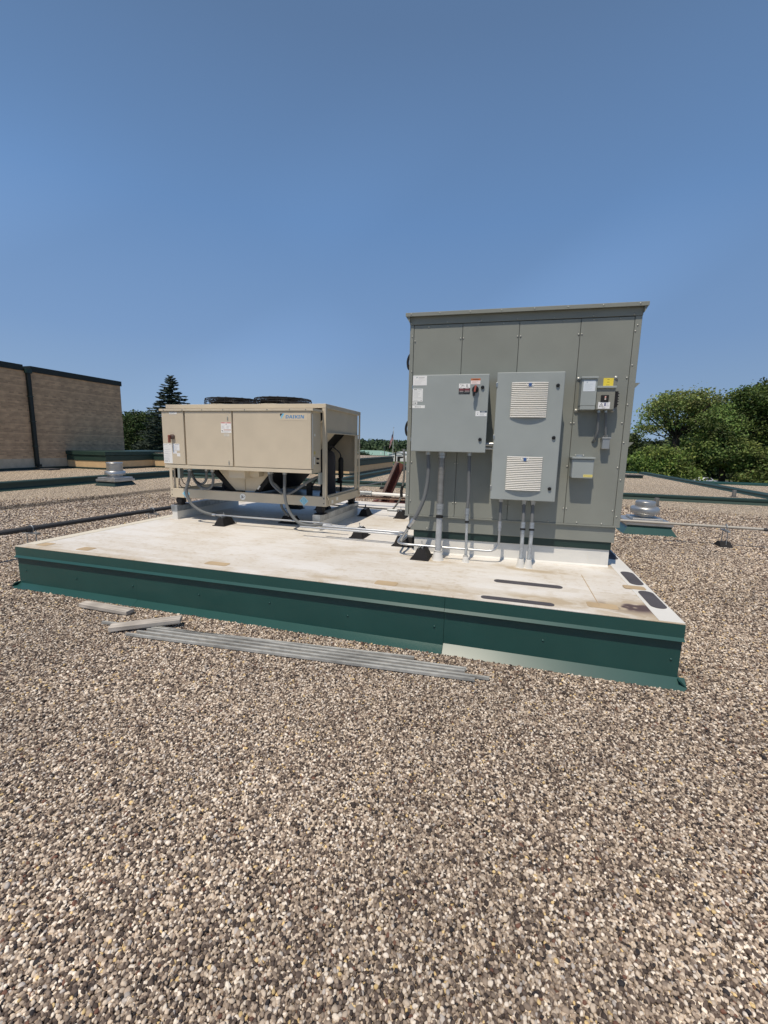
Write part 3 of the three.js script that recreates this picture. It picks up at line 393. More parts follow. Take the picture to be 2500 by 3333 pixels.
// ---------- conduits in front of the tall unit ----------
function boot(s, z, r, h) { return lathe([[r * 1.9, 0], [r * 1.75, 0.004], [r * 1.5, h * 0.3], [r * 1.2, h * 0.85], [r * 1.12, h], [r * 0.9, h]], [s, PY, z], 20); }
const ring = (p, q, r) => rod(p, q, r, 16);
{
  let g = thing('thick_conduit', 'thickest conduit, rust-streaked pipe dropping from the square cabinet into the platform', 'conduit', [-1.735, PY, 0.25], null, RTU);
  put('flexible_hose', tube([[-1.742, 1.58, 0.19], [-1.742, 1.3, 0.2], [-1.738, 1.03, 0.235]], 0.033, 24, 16), mat.pipeGrey, g);
  put('gland', [ring([-1.742, 1.565, 0.19], [-1.742, 1.6, 0.19], 0.045), ring([-1.742, 1.535, 0.19], [-1.742, 1.56, 0.19], 0.04)], mat.steel, g);
  put('coupling', [ring([-1.739, 1.0, 0.237], [-1.738, 1.055, 0.236], 0.042), ring([-1.738, 0.94, 0.24], [-1.738, 1.0, 0.237], 0.036)], mat.galv, g);
  put('seal_ring', ring([-1.738, 0.905, 0.241], [-1.738, 0.93, 0.24], 0.039), mat.black, g);
  const rp = M('#d3d8da', 0.5, 0.3, { map: dataTex(128, 512, (i, j) => { const n = fbm(i / 128 * 3, j / 512 * 8, 4, 3, 201), y = j / 512, r = Math.exp(-(((i / 128 - 0.37) / 0.1) ** 2) - (((y - 0.36) / 0.17) ** 2)) * (0.5 + n); const k = Math.min(1, r * 1.2), v = 190 + 60 * n; return [v * (1 - k) + 158 * k, v * (1 - k) + 92 * k, v * 1.01 * (1 - k) + 48 * k]; }) });
  put('rigid_pipe', rod([-1.738, 0.49, 0.25], [-1.738, 0.91, 0.241], 0.032, 20), rp, g, 'galvanised pipe with a rust streak');
  put('flashing_boot', boot(-1.738, 0.25, 0.036, 0.105), mat.whiteCurb, g); put('clamp_band', ring([-1.738, 0.538, 0.25], [-1.738, 0.55, 0.25], 0.043), mat.pipeGrey, g);

  g = thing('slim_conduit', 'slim conduit dropping from under the right corner of the square cabinet into the platform', 'conduit', [-1.45, PY, 0.25], null, RTU);
  put('flexible_hose', tube([[-1.462, 1.59, 0.19], [-1.455, 1.35, 0.195], [-1.448, 1.2, 0.205], [-1.452, 1.0, 0.225]], 0.018, 24, 12), mat.flex, g);
  put('gland', ring([-1.462, 1.565, 0.19], [-1.462, 1.6, 0.19], 0.026), mat.steel, g);
  put('coupling', [ring([-1.452, 0.955, 0.23], [-1.452, 1.02, 0.224], 0.024), ring([-1.451, 0.89, 0.235], [-1.452, 0.955, 0.23], 0.019)], mat.galv, g);
  put('seal_ring', ring([-1.451, 0.87, 0.237], [-1.451, 0.888, 0.236], 0.021), mat.black, g);
  put('rigid_pipe', rod([-1.443, 0.49, 0.255], [-1.451, 0.87, 0.237], 0.0145, 14), mat.galvPipe, g);
  put('flashing_boot', boot(-1.443, 0.256, 0.022, 0.075), mat.whiteCurb, g); put('clamp_band', ring([-1.443, 0.512, 0.255], [-1.443, 0.522, 0.255], 0.027), mat.pipeGrey, g);

  const L = ['left conduit of the close pair under the vented cabinet', 'right conduit of the close pair under the vented cabinet'];
  [[-0.888, -0.89], [-0.802, -0.815]].forEach(([s, sb], k) => {
    g = thing('paired_conduit', L[k], 'conduit', [sb, PY, 0.28], 'pair of conduits under the vented cabinet', RTU);
    put('gland', [ring([s, 1.1, 0.17], [s, 1.138, 0.17], 0.027), ring([s, 1.08, 0.17], [s, 1.1, 0.17], 0.022)], mat.steel, g);
    put('flexible_hose', tube([[s, 1.12, 0.17], [s, 1.0, 0.19], [s, 0.89, 0.225]], 0.0175, 16, 12), mat.flex, g);
    put('coupling', [ring([s, 0.845, 0.235], [s, 0.91, 0.225], 0.025), ring([s - 0.001, 0.79, 0.245], [s, 0.83, 0.238], 0.022)], mat.galv, g);
    put('seal_ring', ring([s, 0.828, 0.24], [s, 0.846, 0.236], 0.026), mat.black, g);
    put('rigid_pipe', rod([sb, 0.49, 0.28], [s, 0.8, 0.244], 0.0195, 14), mat.galvPipe, g);
    put('flashing_boot', boot(sb, 0.281, 0.025, 0.09), mat.whiteCurb, g); put('clamp_band', ring([sb, 0.527, 0.278], [sb, 0.538, 0.277], 0.03), mat.pipeGrey, g);
  });

  g = thing('swept_conduit', 'thin silver conduit sweeping left from the vented cabinet along the white curb', 'conduit', [-1.5, PY, 0.2], null, RTU);
  put('gland', ring([-1.117, 1.1, 0.17], [-1.117, 1.138, 0.17], 0.024), mat.steel, g);
  put('flexible_hose', tube([[-1.117, 1.12, 0.17], [-1.117, 1.0, 0.185], [-1.116, 0.88, 0.21]], 0.0155, 16, 12), mat.flex, g);
  put('coupling', [ring([-1.115, 0.83, 0.215], [-1.116, 0.9, 0.21], 0.02), ring([-1.115, 0.8, 0.217], [-1.115, 0.83, 0.215], 0.017)], mat.emt, g);
  put('rigid_pipe', bent([[-1.114, 0.81, 0.217], [-1.114, 0.578, 0.217], [-2.2, 0.586, 0.217], [-2.22, 0.586, -0.27], [-3.6, 0.58, -0.36]], 0.013, 0.14), mat.emt, g);

  g = thing('hooked_conduit', 'flexible conduit curving down left from the square cabinet to the platform supports', 'conduit', [-2.0, PY, 0.2], null, RTU);
  put('gland', ring([-1.888, 1.565, 0.19], [-1.888, 1.6, 0.19], 0.028), mat.steel, g);
  put('flexible_hose', tube([[-1.888, 1.59, 0.19], [-1.88, 1.35, 0.2], [-1.906, 1.13, 0.21], [-1.97, 0.95, 0.225], [-2.015, 0.87, 0.232]], 0.0205, 32, 12), mat.flex, g);
  put('coupling', [ring([-2.038, 0.832, 0.232], [-2.012, 0.875, 0.232], 0.027), ring([-2.064, 0.785, 0.228], [-2.038, 0.832, 0.232], 0.021)], mat.emt, g);
  put('seal_ring', ring([-2.073, 0.769, 0.227], [-2.063, 0.787, 0.228], 0.024), mat.black, g);
  put('rigid_pipe', bent([[-2.066, 0.782, 0.228], [-2.17, 0.6, 0.19], [-2.14, 0.6, -0.1], [-2.2, 0.6, -0.32], [-3.3, 0.6, -0.4]], 0.0155, 0.08), mat.emt, g);

  g = thing('pipe_nipple', 'short bright nipple joining the square and vented cabinets', 'pipe fitting', [-1.27, 1.64, F], null, RTU);
  put('coupling', [rod([-1.308, 1.685, 0.16], [-1.226, 1.685, 0.16], 0.019, 14), rod([-1.262, 1.685, 0.16], [-1.234, 1.685, 0.16], 0.025, 6)], mat.alu, g);
  put('strap', rod([-1.308, 1.643, 0.15], [-1.226, 1.643, 0.15], 0.011, 12), mat.whitePvc, g);
  g = thing('bent_conduit', 'dark flexible conduit hanging below the display box into the wall panel', 'conduit', [-0.25, 1.72, F], null, RTU);
  put('flexible_hose', tube([[-0.255, 2.03, F + 0.06], [-0.252, 1.94, F + 0.06], [-0.246, 1.82, F + 0.05], [-0.262, 1.745, F + 0.02], [-0.268, 1.73, F]], 0.0125, 24, 10), mat.flex, g);
  put('connector', ring([-0.255, 2.01, F + 0.06], [-0.255, 2.036, F + 0.06], 0.018), mat.steel, g);
}

// ---------- black rubber supports ----------
function frustum(w, d, w2, d2, h, y0) { const s = (a, b, y) => [[-a, y, -b], [a, y, -b], [a, y, b], [-a, y, b]], B = s(w / 2, d / 2, y0), T = s(w2 / 2, d2 / 2, y0 + h), pos = []; for (let i = 0; i < 4; i++) { const j = (i + 1) % 4; pos.push(...B[i], ...T[j], ...B[j], ...B[i], ...T[i], ...T[j]); } pos.push(...T[0], ...T[2], ...T[1], ...T[0], ...T[3], ...T[2], ...B[0], ...B[1], ...B[2], ...B[0], ...B[2], ...B[3]); const g = new THREE.BufferGeometry(); g.setAttribute('position', new THREE.Float32BufferAttribute(pos, 3)); g.computeVertexNormals(); return uvm(g); }
const footBody = merge([frustum(0.165, 0.27, 0.075, 0.2, 0.104, 0.008), bx(-0.1, 0.1, 0, 0.01, -0.155, 0.155, 0.003)]);
const strutGeo = merge([bx(-0.021, -0.018, 0.11, 0.126, -0.1, 0.1, 0), bx(0.018, 0.021, 0.11, 0.126, -0.1, 0.1, 0), bx(-0.021, 0.021, 0.108, 0.111, -0.1, 0.1, 0), bx(-0.021, -0.01, 0.124, 0.126, -0.1, 0.1, 0), bx(0.01, 0.021, 0.124, 0.126, -0.1, 0.1, 0)]);
const clampGeo = merge([bx(-0.012, 0.012, 0.118, 0.126, -0.03, 0.03, 0.001), rod([0, 0.12, 0.022], [0, 0.19, 0.022], 0.004, 8), rod([0, 0.17, 0.022], [0, 0.178, 0.022], 0.009, 6)]);
function foot(x, y, z, turn, label, group, clamp = true) {
  const g = thing('support_block', label, 'support block', [x, y, z], group); g.rotation.y = turn;
  const m = (n, ge, ma) => { const e = new THREE.Mesh(ge, ma); e.name = n; e.castShadow = e.receiveShadow = true; g.add(e); };
  m('rubber_block', footBody, mat.rubber); m('strut_channel', strutGeo, mat.galv); if (clamp) m('pipe_clamp', clampGeo, mat.steel); return g;
}
const FG = 'black rubber pipe support blocks';
foot(-3.93, PY, -5.26, 0, 'black rubber support block at the left end of the silver conduit run', FG);
foot(-3.12, PY, -5.74, Math.PI / 2, 'black rubber support block lying in shade under the beige unit front', FG);
foot(-3.75, PY, -7.1, Math.PI / 2, 'black rubber support block at the back below the middle of the beige unit', FG);
foot(-3.2, PY, -7.15, Math.PI / 2, 'black rubber support block behind the front right foot of the beige unit', FG);
foot(-2.29, PY, -6.88, 0, 'black rubber support block just right of the back end of the right metal sleeper', FG);
foot(-1.81, PY, -5.22, 0, 'black rubber support block standing alone between the beige unit and the tall unit', FG);
foot(-1.66, PY, -6.9, 0, 'black rubber support block at the foot of the tall vertical cable', FG);
foot(-1.12, PY, -4.93, Math.PI / 2, 'wide black support block where the silver conduits bend beside the tall unit', FG);
foot(-0.826, PY, -4.46, 0, 'black rubber support block just left of the rust-streaked conduit', FG);
// ---------- conduit runs on the platform ----------
{
  const g = thing('silver_conduit_run', 'straight thin silver conduit lying across the supports before the beige unit', 'conduit', [-3, PY, -5.25]);
  put('rigid_pipe', rod([-4.1, 0.588, -5.235], [-2.4, 0.588, -5.235], 0.0125, 12), mat.emt, g);
  put('rigid_pipe', rod([-2.4, 0.588, -5.235], [-2.2, 0.584, -5.2], 0.0125, 12), mat.emt, g);
  put('coupling', [rod([-4.13, 0.588, -5.235], [-4.06, 0.588, -5.235], 0.02, 14), rod([-4.0, 0.588, -5.235], [-3.9, 0.588, -5.235], 0.0165, 14)], mat.emt, g);
  const h = thing('silver_conduit_run', 'second thin silver conduit, from the right sleeper towards the tall unit', 'conduit', [-1.9, PY, -5.2]);
  put('rigid_pipe', rod([-2.3, 0.57, -5.205], [-2.0, 0.572, -5.2], 0.0125, 12), mat.emt, h);
  put('coupling', [rod([-2.34, 0.57, -5.206], [-2.28, 0.57, -5.206], 0.019, 14), rod([-2.2, 0.57, -5.203], [-2.13, 0.571, -5.202], 0.0165, 14)], mat.emt, h);
}
// ---------- condensing unit ----------
{
  const x0 = -5.0, x1 = -2.38, z0 = -6.82, z1 = -5.4, B = mat.beige;
  for (const [x, lab] of [[-4.9, 'long galvanised sleeper box under the left side of the beige unit'], [-2.5, 'long galvanised sleeper box under the right side of the beige unit']]) {
    const s = thing('equipment_sleeper', lab, 'sleeper', [x, PY, -6.1], 'metal sleepers under the beige unit');
    put('base', bx(x - 0.045, x + 0.05, PY - 0.002, 0.578, -6.93, -5.352, 0.004), mat.whiteCurb, s); put('metal_cap', bx(x - 0.058, x + 0.058, 0.575, 0.67, -6.95, -5.345, 0.004), mat.galv, s);
  }
  const g = thing('condensing_unit', 'beige rooftop condensing unit with two fans on top and open frame below', 'condensing unit', [-3.69, 0.67, -6.1]);
  for (const [x, z] of [[-4.87, -5.47], [-2.49, -5.47], [-4.87, -6.72], [-2.49, -6.72]]) put('isolator_foot', [rod([x, 0.672, z], [x, 0.785, z], 0.055, 16), bx(x - 0.075, x + 0.075, 0.67, 0.682, z - 0.075, z + 0.075, 0.002), bx(x - 0.05, x + 0.05, 0.7, 0.77, z - 0.05, z + 0.05, 0.004)], mat.black, g);
  put('base_rail', bx(x0, x1 - 0.002, 0.787, 0.925, z1 - 0.05, z1, 0.004), B, g);
  put('base_rail', bx(x0, x1 - 0.002, 0.787, 0.925, z0, z0 + 0.05, 0.004), B, g);
  put('base_rail', [bx(x1 - 0.012, x1, 0.785, 0.9, z0, z1 - 0.004, 0.002), bx(x1 - 0.05, x1 + 0.002, 0.785, 0.797, z0, z1 - 0.004, 0.002), bx(x1 - 0.06, x1 - 0.02, 0.885, 0.93, z0, z1 - 0.004, 0.002)], B, g);
  put('base_rail', bx(x0, x0 + 0.04, 0.785, 0.925, z0, z1 - 0.004, 0.003), B, g);
  put('deck', bx(x0 + 0.04, x1 - 0.04, 0.84, 0.86, z0 + 0.05, z1 - 0.05, 0.001), mat.galv, g);
  put('post', [bx(x1 - 0.052, x1, 0.926, 2.13, z1 - 0.012, z1 - 0.001, 0.002), bx(x1 - 0.012, x1 - 0.001, 0.926, 2.13, z1 - 0.06, z1 - 0.012, 0.002)], B, g);
  put('post', [bx(x0, x0 + 0.048, 0.926, 2.13, z1 - 0.012, z1 - 0.001, 0.002), bx(x0 + 0.02, x0 + 0.1, 0.926, 2.13, z1 - 0.07, z1 - 0.06, 0.002)], B, g);
  put('post', [bx(x1 - 0.012, x1 - 0.001, 0.926, 2.13, z0, z0 + 0.06, 0.002), bx(x1 - 0.03, x1 - 0.02, 0.926, 1.8, z0 + 0.06, z0 + 0.2, 0.002)], B, g);
  put('post', bx(x0, x0 + 0.05, 0.926, 2.13, z0, z0 + 0.05, 0.002), B, g);
  put('frame_rail', bx(x0 - 0.002, x1 + 0.002, 2.132, 2.19, z1 - 0.03, z1 + 0.002, 0.004), B, g); put('frame_rail', bx(x0 - 0.002, x1 + 0.002, 2.132, 2.19, z0, z0 + 0.03, 0.004), B, g);
  put('frame_rail', bx(x1 - 0.03, x1 + 0.001, 2.13, 2.19, z0 + 0.03, z1 - 0.03, 0.004), B, g); put('frame_rail', bx(x0, x0 + 0.03, 2.13, 2.19, z0 + 0.03, z1 - 0.03, 0.004), B, g);
  put('roof_sheet', bx(x0 + 0.03, x1 - 0.03, 2.165, 2.18, z0 + 0.03, z1 - 0.03, 0.001), B, g);
  put('side_panel', [bx(x1 - 0.04, x1 - 0.03, 1.81, 2.13, z0 + 0.06, z1 - 0.06, 0.001), bx(x1 - 0.04, x1 - 0.008, 1.8, 1.812, z0 + 0.06, z1 - 0.06, 0.002)], B, g);
  put('panel', bx(x0 + 0.05, x1 - 0.06, 1.2, 2.13, z0 + 0.008, z0 + 0.014, 0.001), B, g);
  // V of two coils, with an end sheet
  for (const z of [z1 - 0.075, z0 + 0.06]) put('end_sheet', prism([[-4.97, 2.12], [-2.43, 2.12], [-3.5, 0.94], [-3.89, 0.94]], 'z', z - 0.006, z), B, g);
  put('end_sheet_fold', bx(-3.715, -3.706, 0.95, 1.24, z1 - 0.075, z1 - 0.06, 0.001), B, g);
  put('coil', prism([[-3.86, 0.93], [-3.95, 0.93], [-4.98, 1.82], [-4.98, 1.94]], 'z', z0 + 0.08, z1 - 0.06), mat.coil, g, 'dark finned coil slab leaning left');
  put('coil', prism([[-3.55, 0.93], [-3.46, 0.93], [-2.46, 2.0], [-2.46, 2.11]], 'z', z0 + 0.08, z1 - 0.06), mat.coil, g, 'dark finned coil slab leaning right');
  put('shroud', prism([[-2.46, 1.985], [-2.45, 1.97], [-3.0, 1.39], [-3.01, 1.4]], 'z', -6.25, z1 - 0.07), B, g);
  put('coil_tag', uvm(new THREE.BoxGeometry(0.022, 0.07, 0.003).rotateZ(-0.66).translate(-3.47, 1.0, z1 - 0.056)), mat.white, g);
  put('pan_box', [bx(-3.79, -3.53, 1.15, 1.262, z1 + 0.02, z1 + 0.2, 0.003)], B, g); put('pan_box', bx(-3.53, -3.38, 1.17, 1.262, z1 - 0.05, z1 + 0.08, 0.003), B, g);
  // control box with three doors
  const cz = -5.1, c0 = -4.803, c1 = -2.45;
  const cb = put('control_box', bx(c0 + 0.005, c1 - 0.003, 1.265, 2.07, z1 + 0.004, cz - 0.05, 0.004), B, g);
  put('trim', bx(c0, c1, 1.263, 1.314, cz - 0.052, cz - 0.002, 0.003), B, cb);
  put('rain_lip', bx(c0 - 0.028, c1 + 0.032, 2.07, 2.101, z1 + 0.004, cz + 0.02, 0.004), B, cb);
  for (const x of [-4.75, -4.43, -4.1, -3.76, -3.42, -3.08, -2.75, -2.52]) at('screw', screwGeo, mat.pipeGrey, cb, [x, 2.086, cz + 0.02]);
  put('tape_strip', bx(c1 - 0.002, c1 + 0.0015, 1.33, 2.03, cz - 0.045, cz - 0.03, 0.0007), mat.white, cb);
  put('terminal_strip', bx(c1 - 0.001, c1 + 0.004, 1.38, 1.48, cz - 0.1, cz - 0.07, 0.001), mat.white, cb); for (const y of [1.395, 1.455]) put('cable_gland', rod([c1, y, cz - 0.16], [c1 + 0.03, y, cz - 0.16], 0.012, 10), mat.black, cb);
  put('label', bx(c1 - 0.001, c1 + 0.0012, 1.515, 1.555, cz - 0.12, cz - 0.075, 0.0003), M('#d8c87a', 0.6), cb); put('label', bx(c1 - 0.001, c1 + 0.0012, 1.75, 1.783, cz - 0.12, cz - 0.085, 0.0003), mat.white, cb);
  put('tie_loop', bx(x1 - 0.09, x1 - 0.055, 1.1, 1.262, z1 - 0.01, z1 + 0.06, 0.003), mat.cabinet, g);
  const ds = [[c0, -4.431], [-4.403, -3.64], [-3.619, -2.455]].map(([a, b]) => put('door', bx(a, b, 1.319, 2.066, cz - 0.048, cz + 0.004, 0.005), mat.beigeDoor, g));
  const Z = cz + 0.004;
  sticker('logo', ds[2], print(880, 208, (x, W, H) => {
    x.fillStyle = '#d4c7b0'; x.fillRect(0, 0, W, H); x.fillStyle = '#6fc0e6'; x.beginPath(); x.moveTo(70, 178); x.lineTo(62, 108); x.lineTo(120, 22); x.lineTo(176, 22); x.closePath(); x.fill(); x.fillStyle = '#2a3446'; x.beginPath(); x.moveTo(36, 22); x.lineTo(128, 22); x.lineTo(36, 112); x.closePath(); x.fill();
    x.fillStyle = '#2b83bf'; x.save(); x.transform(1, 0, -0.14, 1, 22, 0); x.font = 'bold 148px sans-serif'; x.save(); x.scale(1.13, 0.86); x.fillText('DAIKIN', 174, 184); x.restore(); x.restore(); }), -2.915, -2.505, 1.95, 2.047, Z, 'blue DAIKIN lettering with a two-tone blue triangle');
  sticker('warning_label', ds[1], print(200, 184, (x, W, H) => { x.fillStyle = '#f3f2ef'; x.fillRect(0, 0, W, H); x.fillStyle = '#c8605c'; x.fillRect(4, 4, 70, 15); x.fillRect(126, 4, 70, 15); x.fillStyle = '#e4a9a4'; x.fillRect(74, 4, 52, 15); x.fillStyle = '#3d3d40'; x.beginPath(); x.arc(104, 30, 6, 0, 7); x.fill(); x.fillRect(98, 34, 8, 16); lines(x, 14, 62, 74, 5, 11, '#bdbdc0', 3); lines(x, 106, 62, 76, 5, 11, '#bdbdc0', 4); x.fillStyle = '#b46a3e'; x.fillRect(52, 128, 142, 10); lines(x, 52, 148, 136, 3, 11, '#c4c4c6', 5); x.fillStyle = '#2c2c30'; x.fillRect(10, 142, 26, 9); x.fillRect(28, 156, 12, 8); }), -3.81, -3.648, 1.776, 1.92, Z, 'white and red warning label');
  sticker('faded_label', ds[1], print(90, 46, (x, W, H) => { x.fillStyle = '#d9d4c8'; x.fillRect(0, 0, W, H); lines(x, 6, 6, 78, 4, 10, '#bfb8aa', 4); }), -3.77, -3.68, 1.728, 1.766, Z);
  sticker('name_label', ds[0], print(124, 36, (x, W, H) => { x.fillStyle = '#ecebe6'; x.fillRect(0, 0, W, H); lines(x, 14, 8, 96, 2, 12, '#a9acb0', 4); }), -4.667, -4.535, 2.026, 2.058, Z);
  sticker('data_label', ds[0], print(300, 620, (x, W, H) => { x.fillStyle = '#efefec'; x.fillRect(0, 0, W, H); x.fillStyle = '#8e9296'; x.fillRect(20, 20, 120, 12); x.fillRect(200, 20, 60, 12); for (const [y, n] of [[70, 2], [130, 2], [180, 3], [250, 2], [300, 4], [380, 3], [440, 7]]) lines(x, 24, y, 240, n, 12, '#b4b7ba', y); x.fillStyle = '#4b4f52'; x.fillRect(22, 548, 130, 16); x.beginPath(); x.arc(186, 556, 11, 0, 7); x.fill(); }), -4.799, -4.65, 1.331, 1.612, Z, 'tall white data plate');
  sticker('data_label', ds[0], print(220, 200, (x, W, H) => { x.fillStyle = '#edeff1'; x.fillRect(0, 0, W, H); x.fillStyle = '#8a90a0'; x.fillRect(70, 16, 130, 12); lines(x, 16, 50, 190, 10, 14, '#c3c7ce', 3); }), -4.634, -4.518, 1.515, 1.612, Z);
  sticker('data_label', ds[0], print(120, 70, (x, W, H) => { x.fillStyle = '#eceef0'; x.fillRect(0, 0, W, H); lines(x, 20, 14, 80, 4, 12, '#c3c7ce', 8); }), -4.634, -4.569, 1.471, 1.51, Z);
  sticker('data_label', ds[0], print(90, 80, (x, W, H) => { x.fillStyle = '#f1f1ef'; x.fillRect(0, 0, W, H); x.fillStyle = '#c9c9c6'; x.fillRect(10, 42, 70, 4); }), -4.566, -4.512, 1.432, 1.478, Z);
  const sw = put('switch_handle', lathe([[0.0001, 0.03], [0.034, 0.03], [0.036, 0]], [0, 0, 0], 20).rotateX(Math.PI / 2).translate(-4.622, 1.71, Z), M('#5b4a44', 0.6), ds[0], 'red and black rotary switch handle');
  put('grip', uvm(new RoundedBoxGeometry(0.026, 0.11, 0.04, 2, 0.01).translate(-4.642, 1.68, Z + 0.05)), M('#8d5546', 0.55), sw);
  for (const y of [1.993, 1.392]) { at('latch', screwGeo, mat.bolt, ds[1], [-3.7, y, Z]); put('latch_keeper', bx(-3.708, -3.692, y - 0.05, y - 0.012, Z, Z + 0.006, 0.002), mat.bolt, ds[1]); }
  // front rail stickers
  const dia = (cx) => { const m = print(128, 128, (x, W, H) => { x.fillStyle = '#8fd0e6'; x.fillRect(0, 0, W, H); x.strokeStyle = '#cdeaf3'; x.lineWidth = 8; x.strokeRect(8, 8, 112, 112); x.fillStyle = '#d8eef5'; x.save(); x.translate(64, 64); x.rotate(-Math.PI / 4); x.fillRect(-40, -24, 66, 9); x.fillRect(-40, 4, 76, 5); x.restore(); }); const s = sticker('diamond_label', g, m, cx - 0.05, cx + 0.05, 0.803, 0.903, z1, 'light blue diamond label'); s.rotation.z = Math.PI / 4; };
  dia(-4.71); dia(-2.715);
  { const m = print(128, 128, (x, W, H) => { x.fillStyle = '#f2f2ec'; x.fillRect(0, 0, W, H); x.fillStyle = '#2a2a2c'; x.beginPath(); x.moveTo(30, 84); x.lineTo(62, 56); x.lineTo(66, 92); x.fill(); x.fillRect(70, 40, 10, 40); x.beginPath(); x.moveTo(74, 50); x.lineTo(100, 90); x.lineTo(80, 94); x.fill(); x.fillRect(50, 26, 20, 8); });
    const s = new THREE.Mesh(new THREE.CylinderGeometry(0.047, 0.047, 0.002, 28).rotateX(Math.PI / 2), m); s.name = 'round_label'; s.userData.label = 'round white label with black pictogram'; const o = rootOff(g); s.position.set(-3.708 - o.x, 0.858 - o.y, z1 + 0.001 - o.z); s.castShadow = s.receiveShadow = true; g.add(s); }
  for (const [x, y] of [[x1 - 0.03, 0.9], [x1 - 0.03, 0.83], [x0 + 0.03, 0.9], [x0 + 0.03, 0.83]]) at('bolt', screwGeo, mat.pipeDark, g, [x, y, z1]);
  for (const [y, z] of [[0.855, -5.78], [0.83, -5.6]]) put('label', bx(x1 - 0.001, x1 + 0.0012, y - 0.025, y + 0.025, z - 0.07, z, 0.0003), mat.white, g);
  put('lifting_clip', [tube([[x1 + 0.004, 0.81, -5.5], [x1 + 0.016, 0.85, -5.49], [x1 + 0.016, 0.88, -5.46], [x1 + 0.004, 0.93, -5.45]], 0.008, 16, 8), tube([[x1 + 0.004, 0.81, -6.79], [x1 + 0.016, 0.85, -6.78], [x1 + 0.016, 0.88, -6.75], [x1 + 0.004, 0.93, -6.74]], 0.008, 16, 8)], B, g);
  // compressor, receiver and pipework
  put('compressor', lathe([[0.0001, 0.7], [0.06, 0.695], [0.1, 0.66], [0.115, 0.6], [0.118, 0.06], [0.13, 0.03], [0.13, 0]], [-2.66, 0.86, -6.12], 28), mat.foam, g, 'black jacketed compressor drum');
  put('filter_drier', [lathe([[0.0001, 0.36], [0.03, 0.34], [0.042, 0.3], [0.042, 0.04], [0.02, 0]], [-2.565, 1.1, -6.42], 20), rod([-2.565, 0.86, -6.42], [-2.565, 1.12, -6.42], 0.018, 10)], mat.black, g);
  put('refrigerant_tube', [tube([[-2.66, 1.55, -6.12], [-2.64, 1.62, -6.2], [-2.58, 1.52, -6.4], [-2.566, 1.44, -6.42]], 0.011, 24, 8), tube([[-2.75, 0.98, -5.7], [-2.7, 1.1, -5.72], [-2.66, 1.2, -5.9], [-2.66, 1.0, -6.05]], 0.012, 24, 8), tube([[-4.2, 0.9, -5.65], [-4.25, 1.02, -5.7], [-4.35, 1.04, -5.9], [-4.5, 0.95, -6.3]], 0.016, 24, 8)], mat.foam, g);
  put('valve_body', [bx(-2.6, -2.54, 1.03, 1.12, -6.39, -6.35, 0.004), rod([-2.63, 1.06, -6.37], [-2.52, 1.06, -6.37], 0.014, 8), bx(-2.78, -2.7, 0.9, 1.1, -5.66, -5.6, 0.01), bx(-4.26, -4.1, 0.93, 1.0, -5.72, -5.66, 0.006), bx(-4.6, -4.0, 0.86, 0.93, -5.9, -5.8, 0.006)], mat.black, g);
  put('wiring_box', bx(-4.95, -4.86, 1.08, 1.24, z1 - 0.14, z1 - 0.06, 0.004), mat.cabinet, g);
  put('cable', [tube([[-4.9, 1.08, -5.5], [-4.9, 0.98, -5.49], [-4.84, 0.9, -5.52]], 0.006, 16, 6), tube([[-4.87, 1.08, -5.5], [-4.82, 1.0, -5.49], [-4.72, 0.96, -5.52]], 0.006, 16, 6), tube([[-2.73, 0.95, -5.55], [-2.68, 0.9, -5.48], [-2.6, 0.87, -5.46]], 0.008, 16, 6)], mat.black, g);
  // two fans
  for (const fx of [-4.3, -3.41]) {
    const zc = -6.1, R = 0.43, f = put('fan_guard', (() => { const L = []; for (let k = 0; k < 9; k++) { const r = 0.08 + (R - 0.08) * k / 8; L.push(new THREE.TorusGeometry(r, k === 8 ? 0.009 : 0.005, 5, 44).rotateX(Math.PI / 2).translate(fx, 2.338 - 0.02 * Math.pow(r / R, 4), zc)); } for (const y of [2.215, 2.26, 2.295]) L.push(new THREE.TorusGeometry(R + 0.012, 0.004, 5, 44).rotateX(Math.PI / 2).translate(fx, y, zc)); for (let k = 0; k < 20; k++) { const a = k / 20 * 6.283, c = Math.cos(a), s = Math.sin(a); L.push(tube([[fx + c * 0.08, 2.34, zc + s * 0.08], [fx + c * R * 0.93, 2.33, zc + s * R * 0.93], [fx + c * (R + 0.008), 2.3, zc + s * (R + 0.008)], [fx + c * (R + 0.016), 2.18, zc + s * (R + 0.016)]], 0.0045, 12, 5)); } return L; })(), mat.black, g, 'round black wire fan guard');
    put('fan_collar', lathe([[R - 0.005, 0], [R - 0.015, 0.05], [R - 0.03, 0.05], [R - 0.02, 0]], [fx, 2.178, zc], 40), B, f);
    put('fan_hub', lathe([[0.0001, 0.12], [0.09, 0.12], [0.1, 0.02], [0.1, 0]], [fx, 2.19, zc], 24), mat.black, f);
    for (let k = 0; k < 5; k++) put('fan_blade', uvm(new THREE.BoxGeometry(0.3, 0.006, 0.16, 4, 1, 1).rotateX(0.42).translate(0.24, 0, 0).rotateY(k * 1.2566 + fx).translate(fx, 2.255, zc)), mat.black, f);
  }
  put('lifting_lug', bx(-4.72, -4.55, 2.19, 2.24, -6.62, -6.45, 0.004), B, g);
}
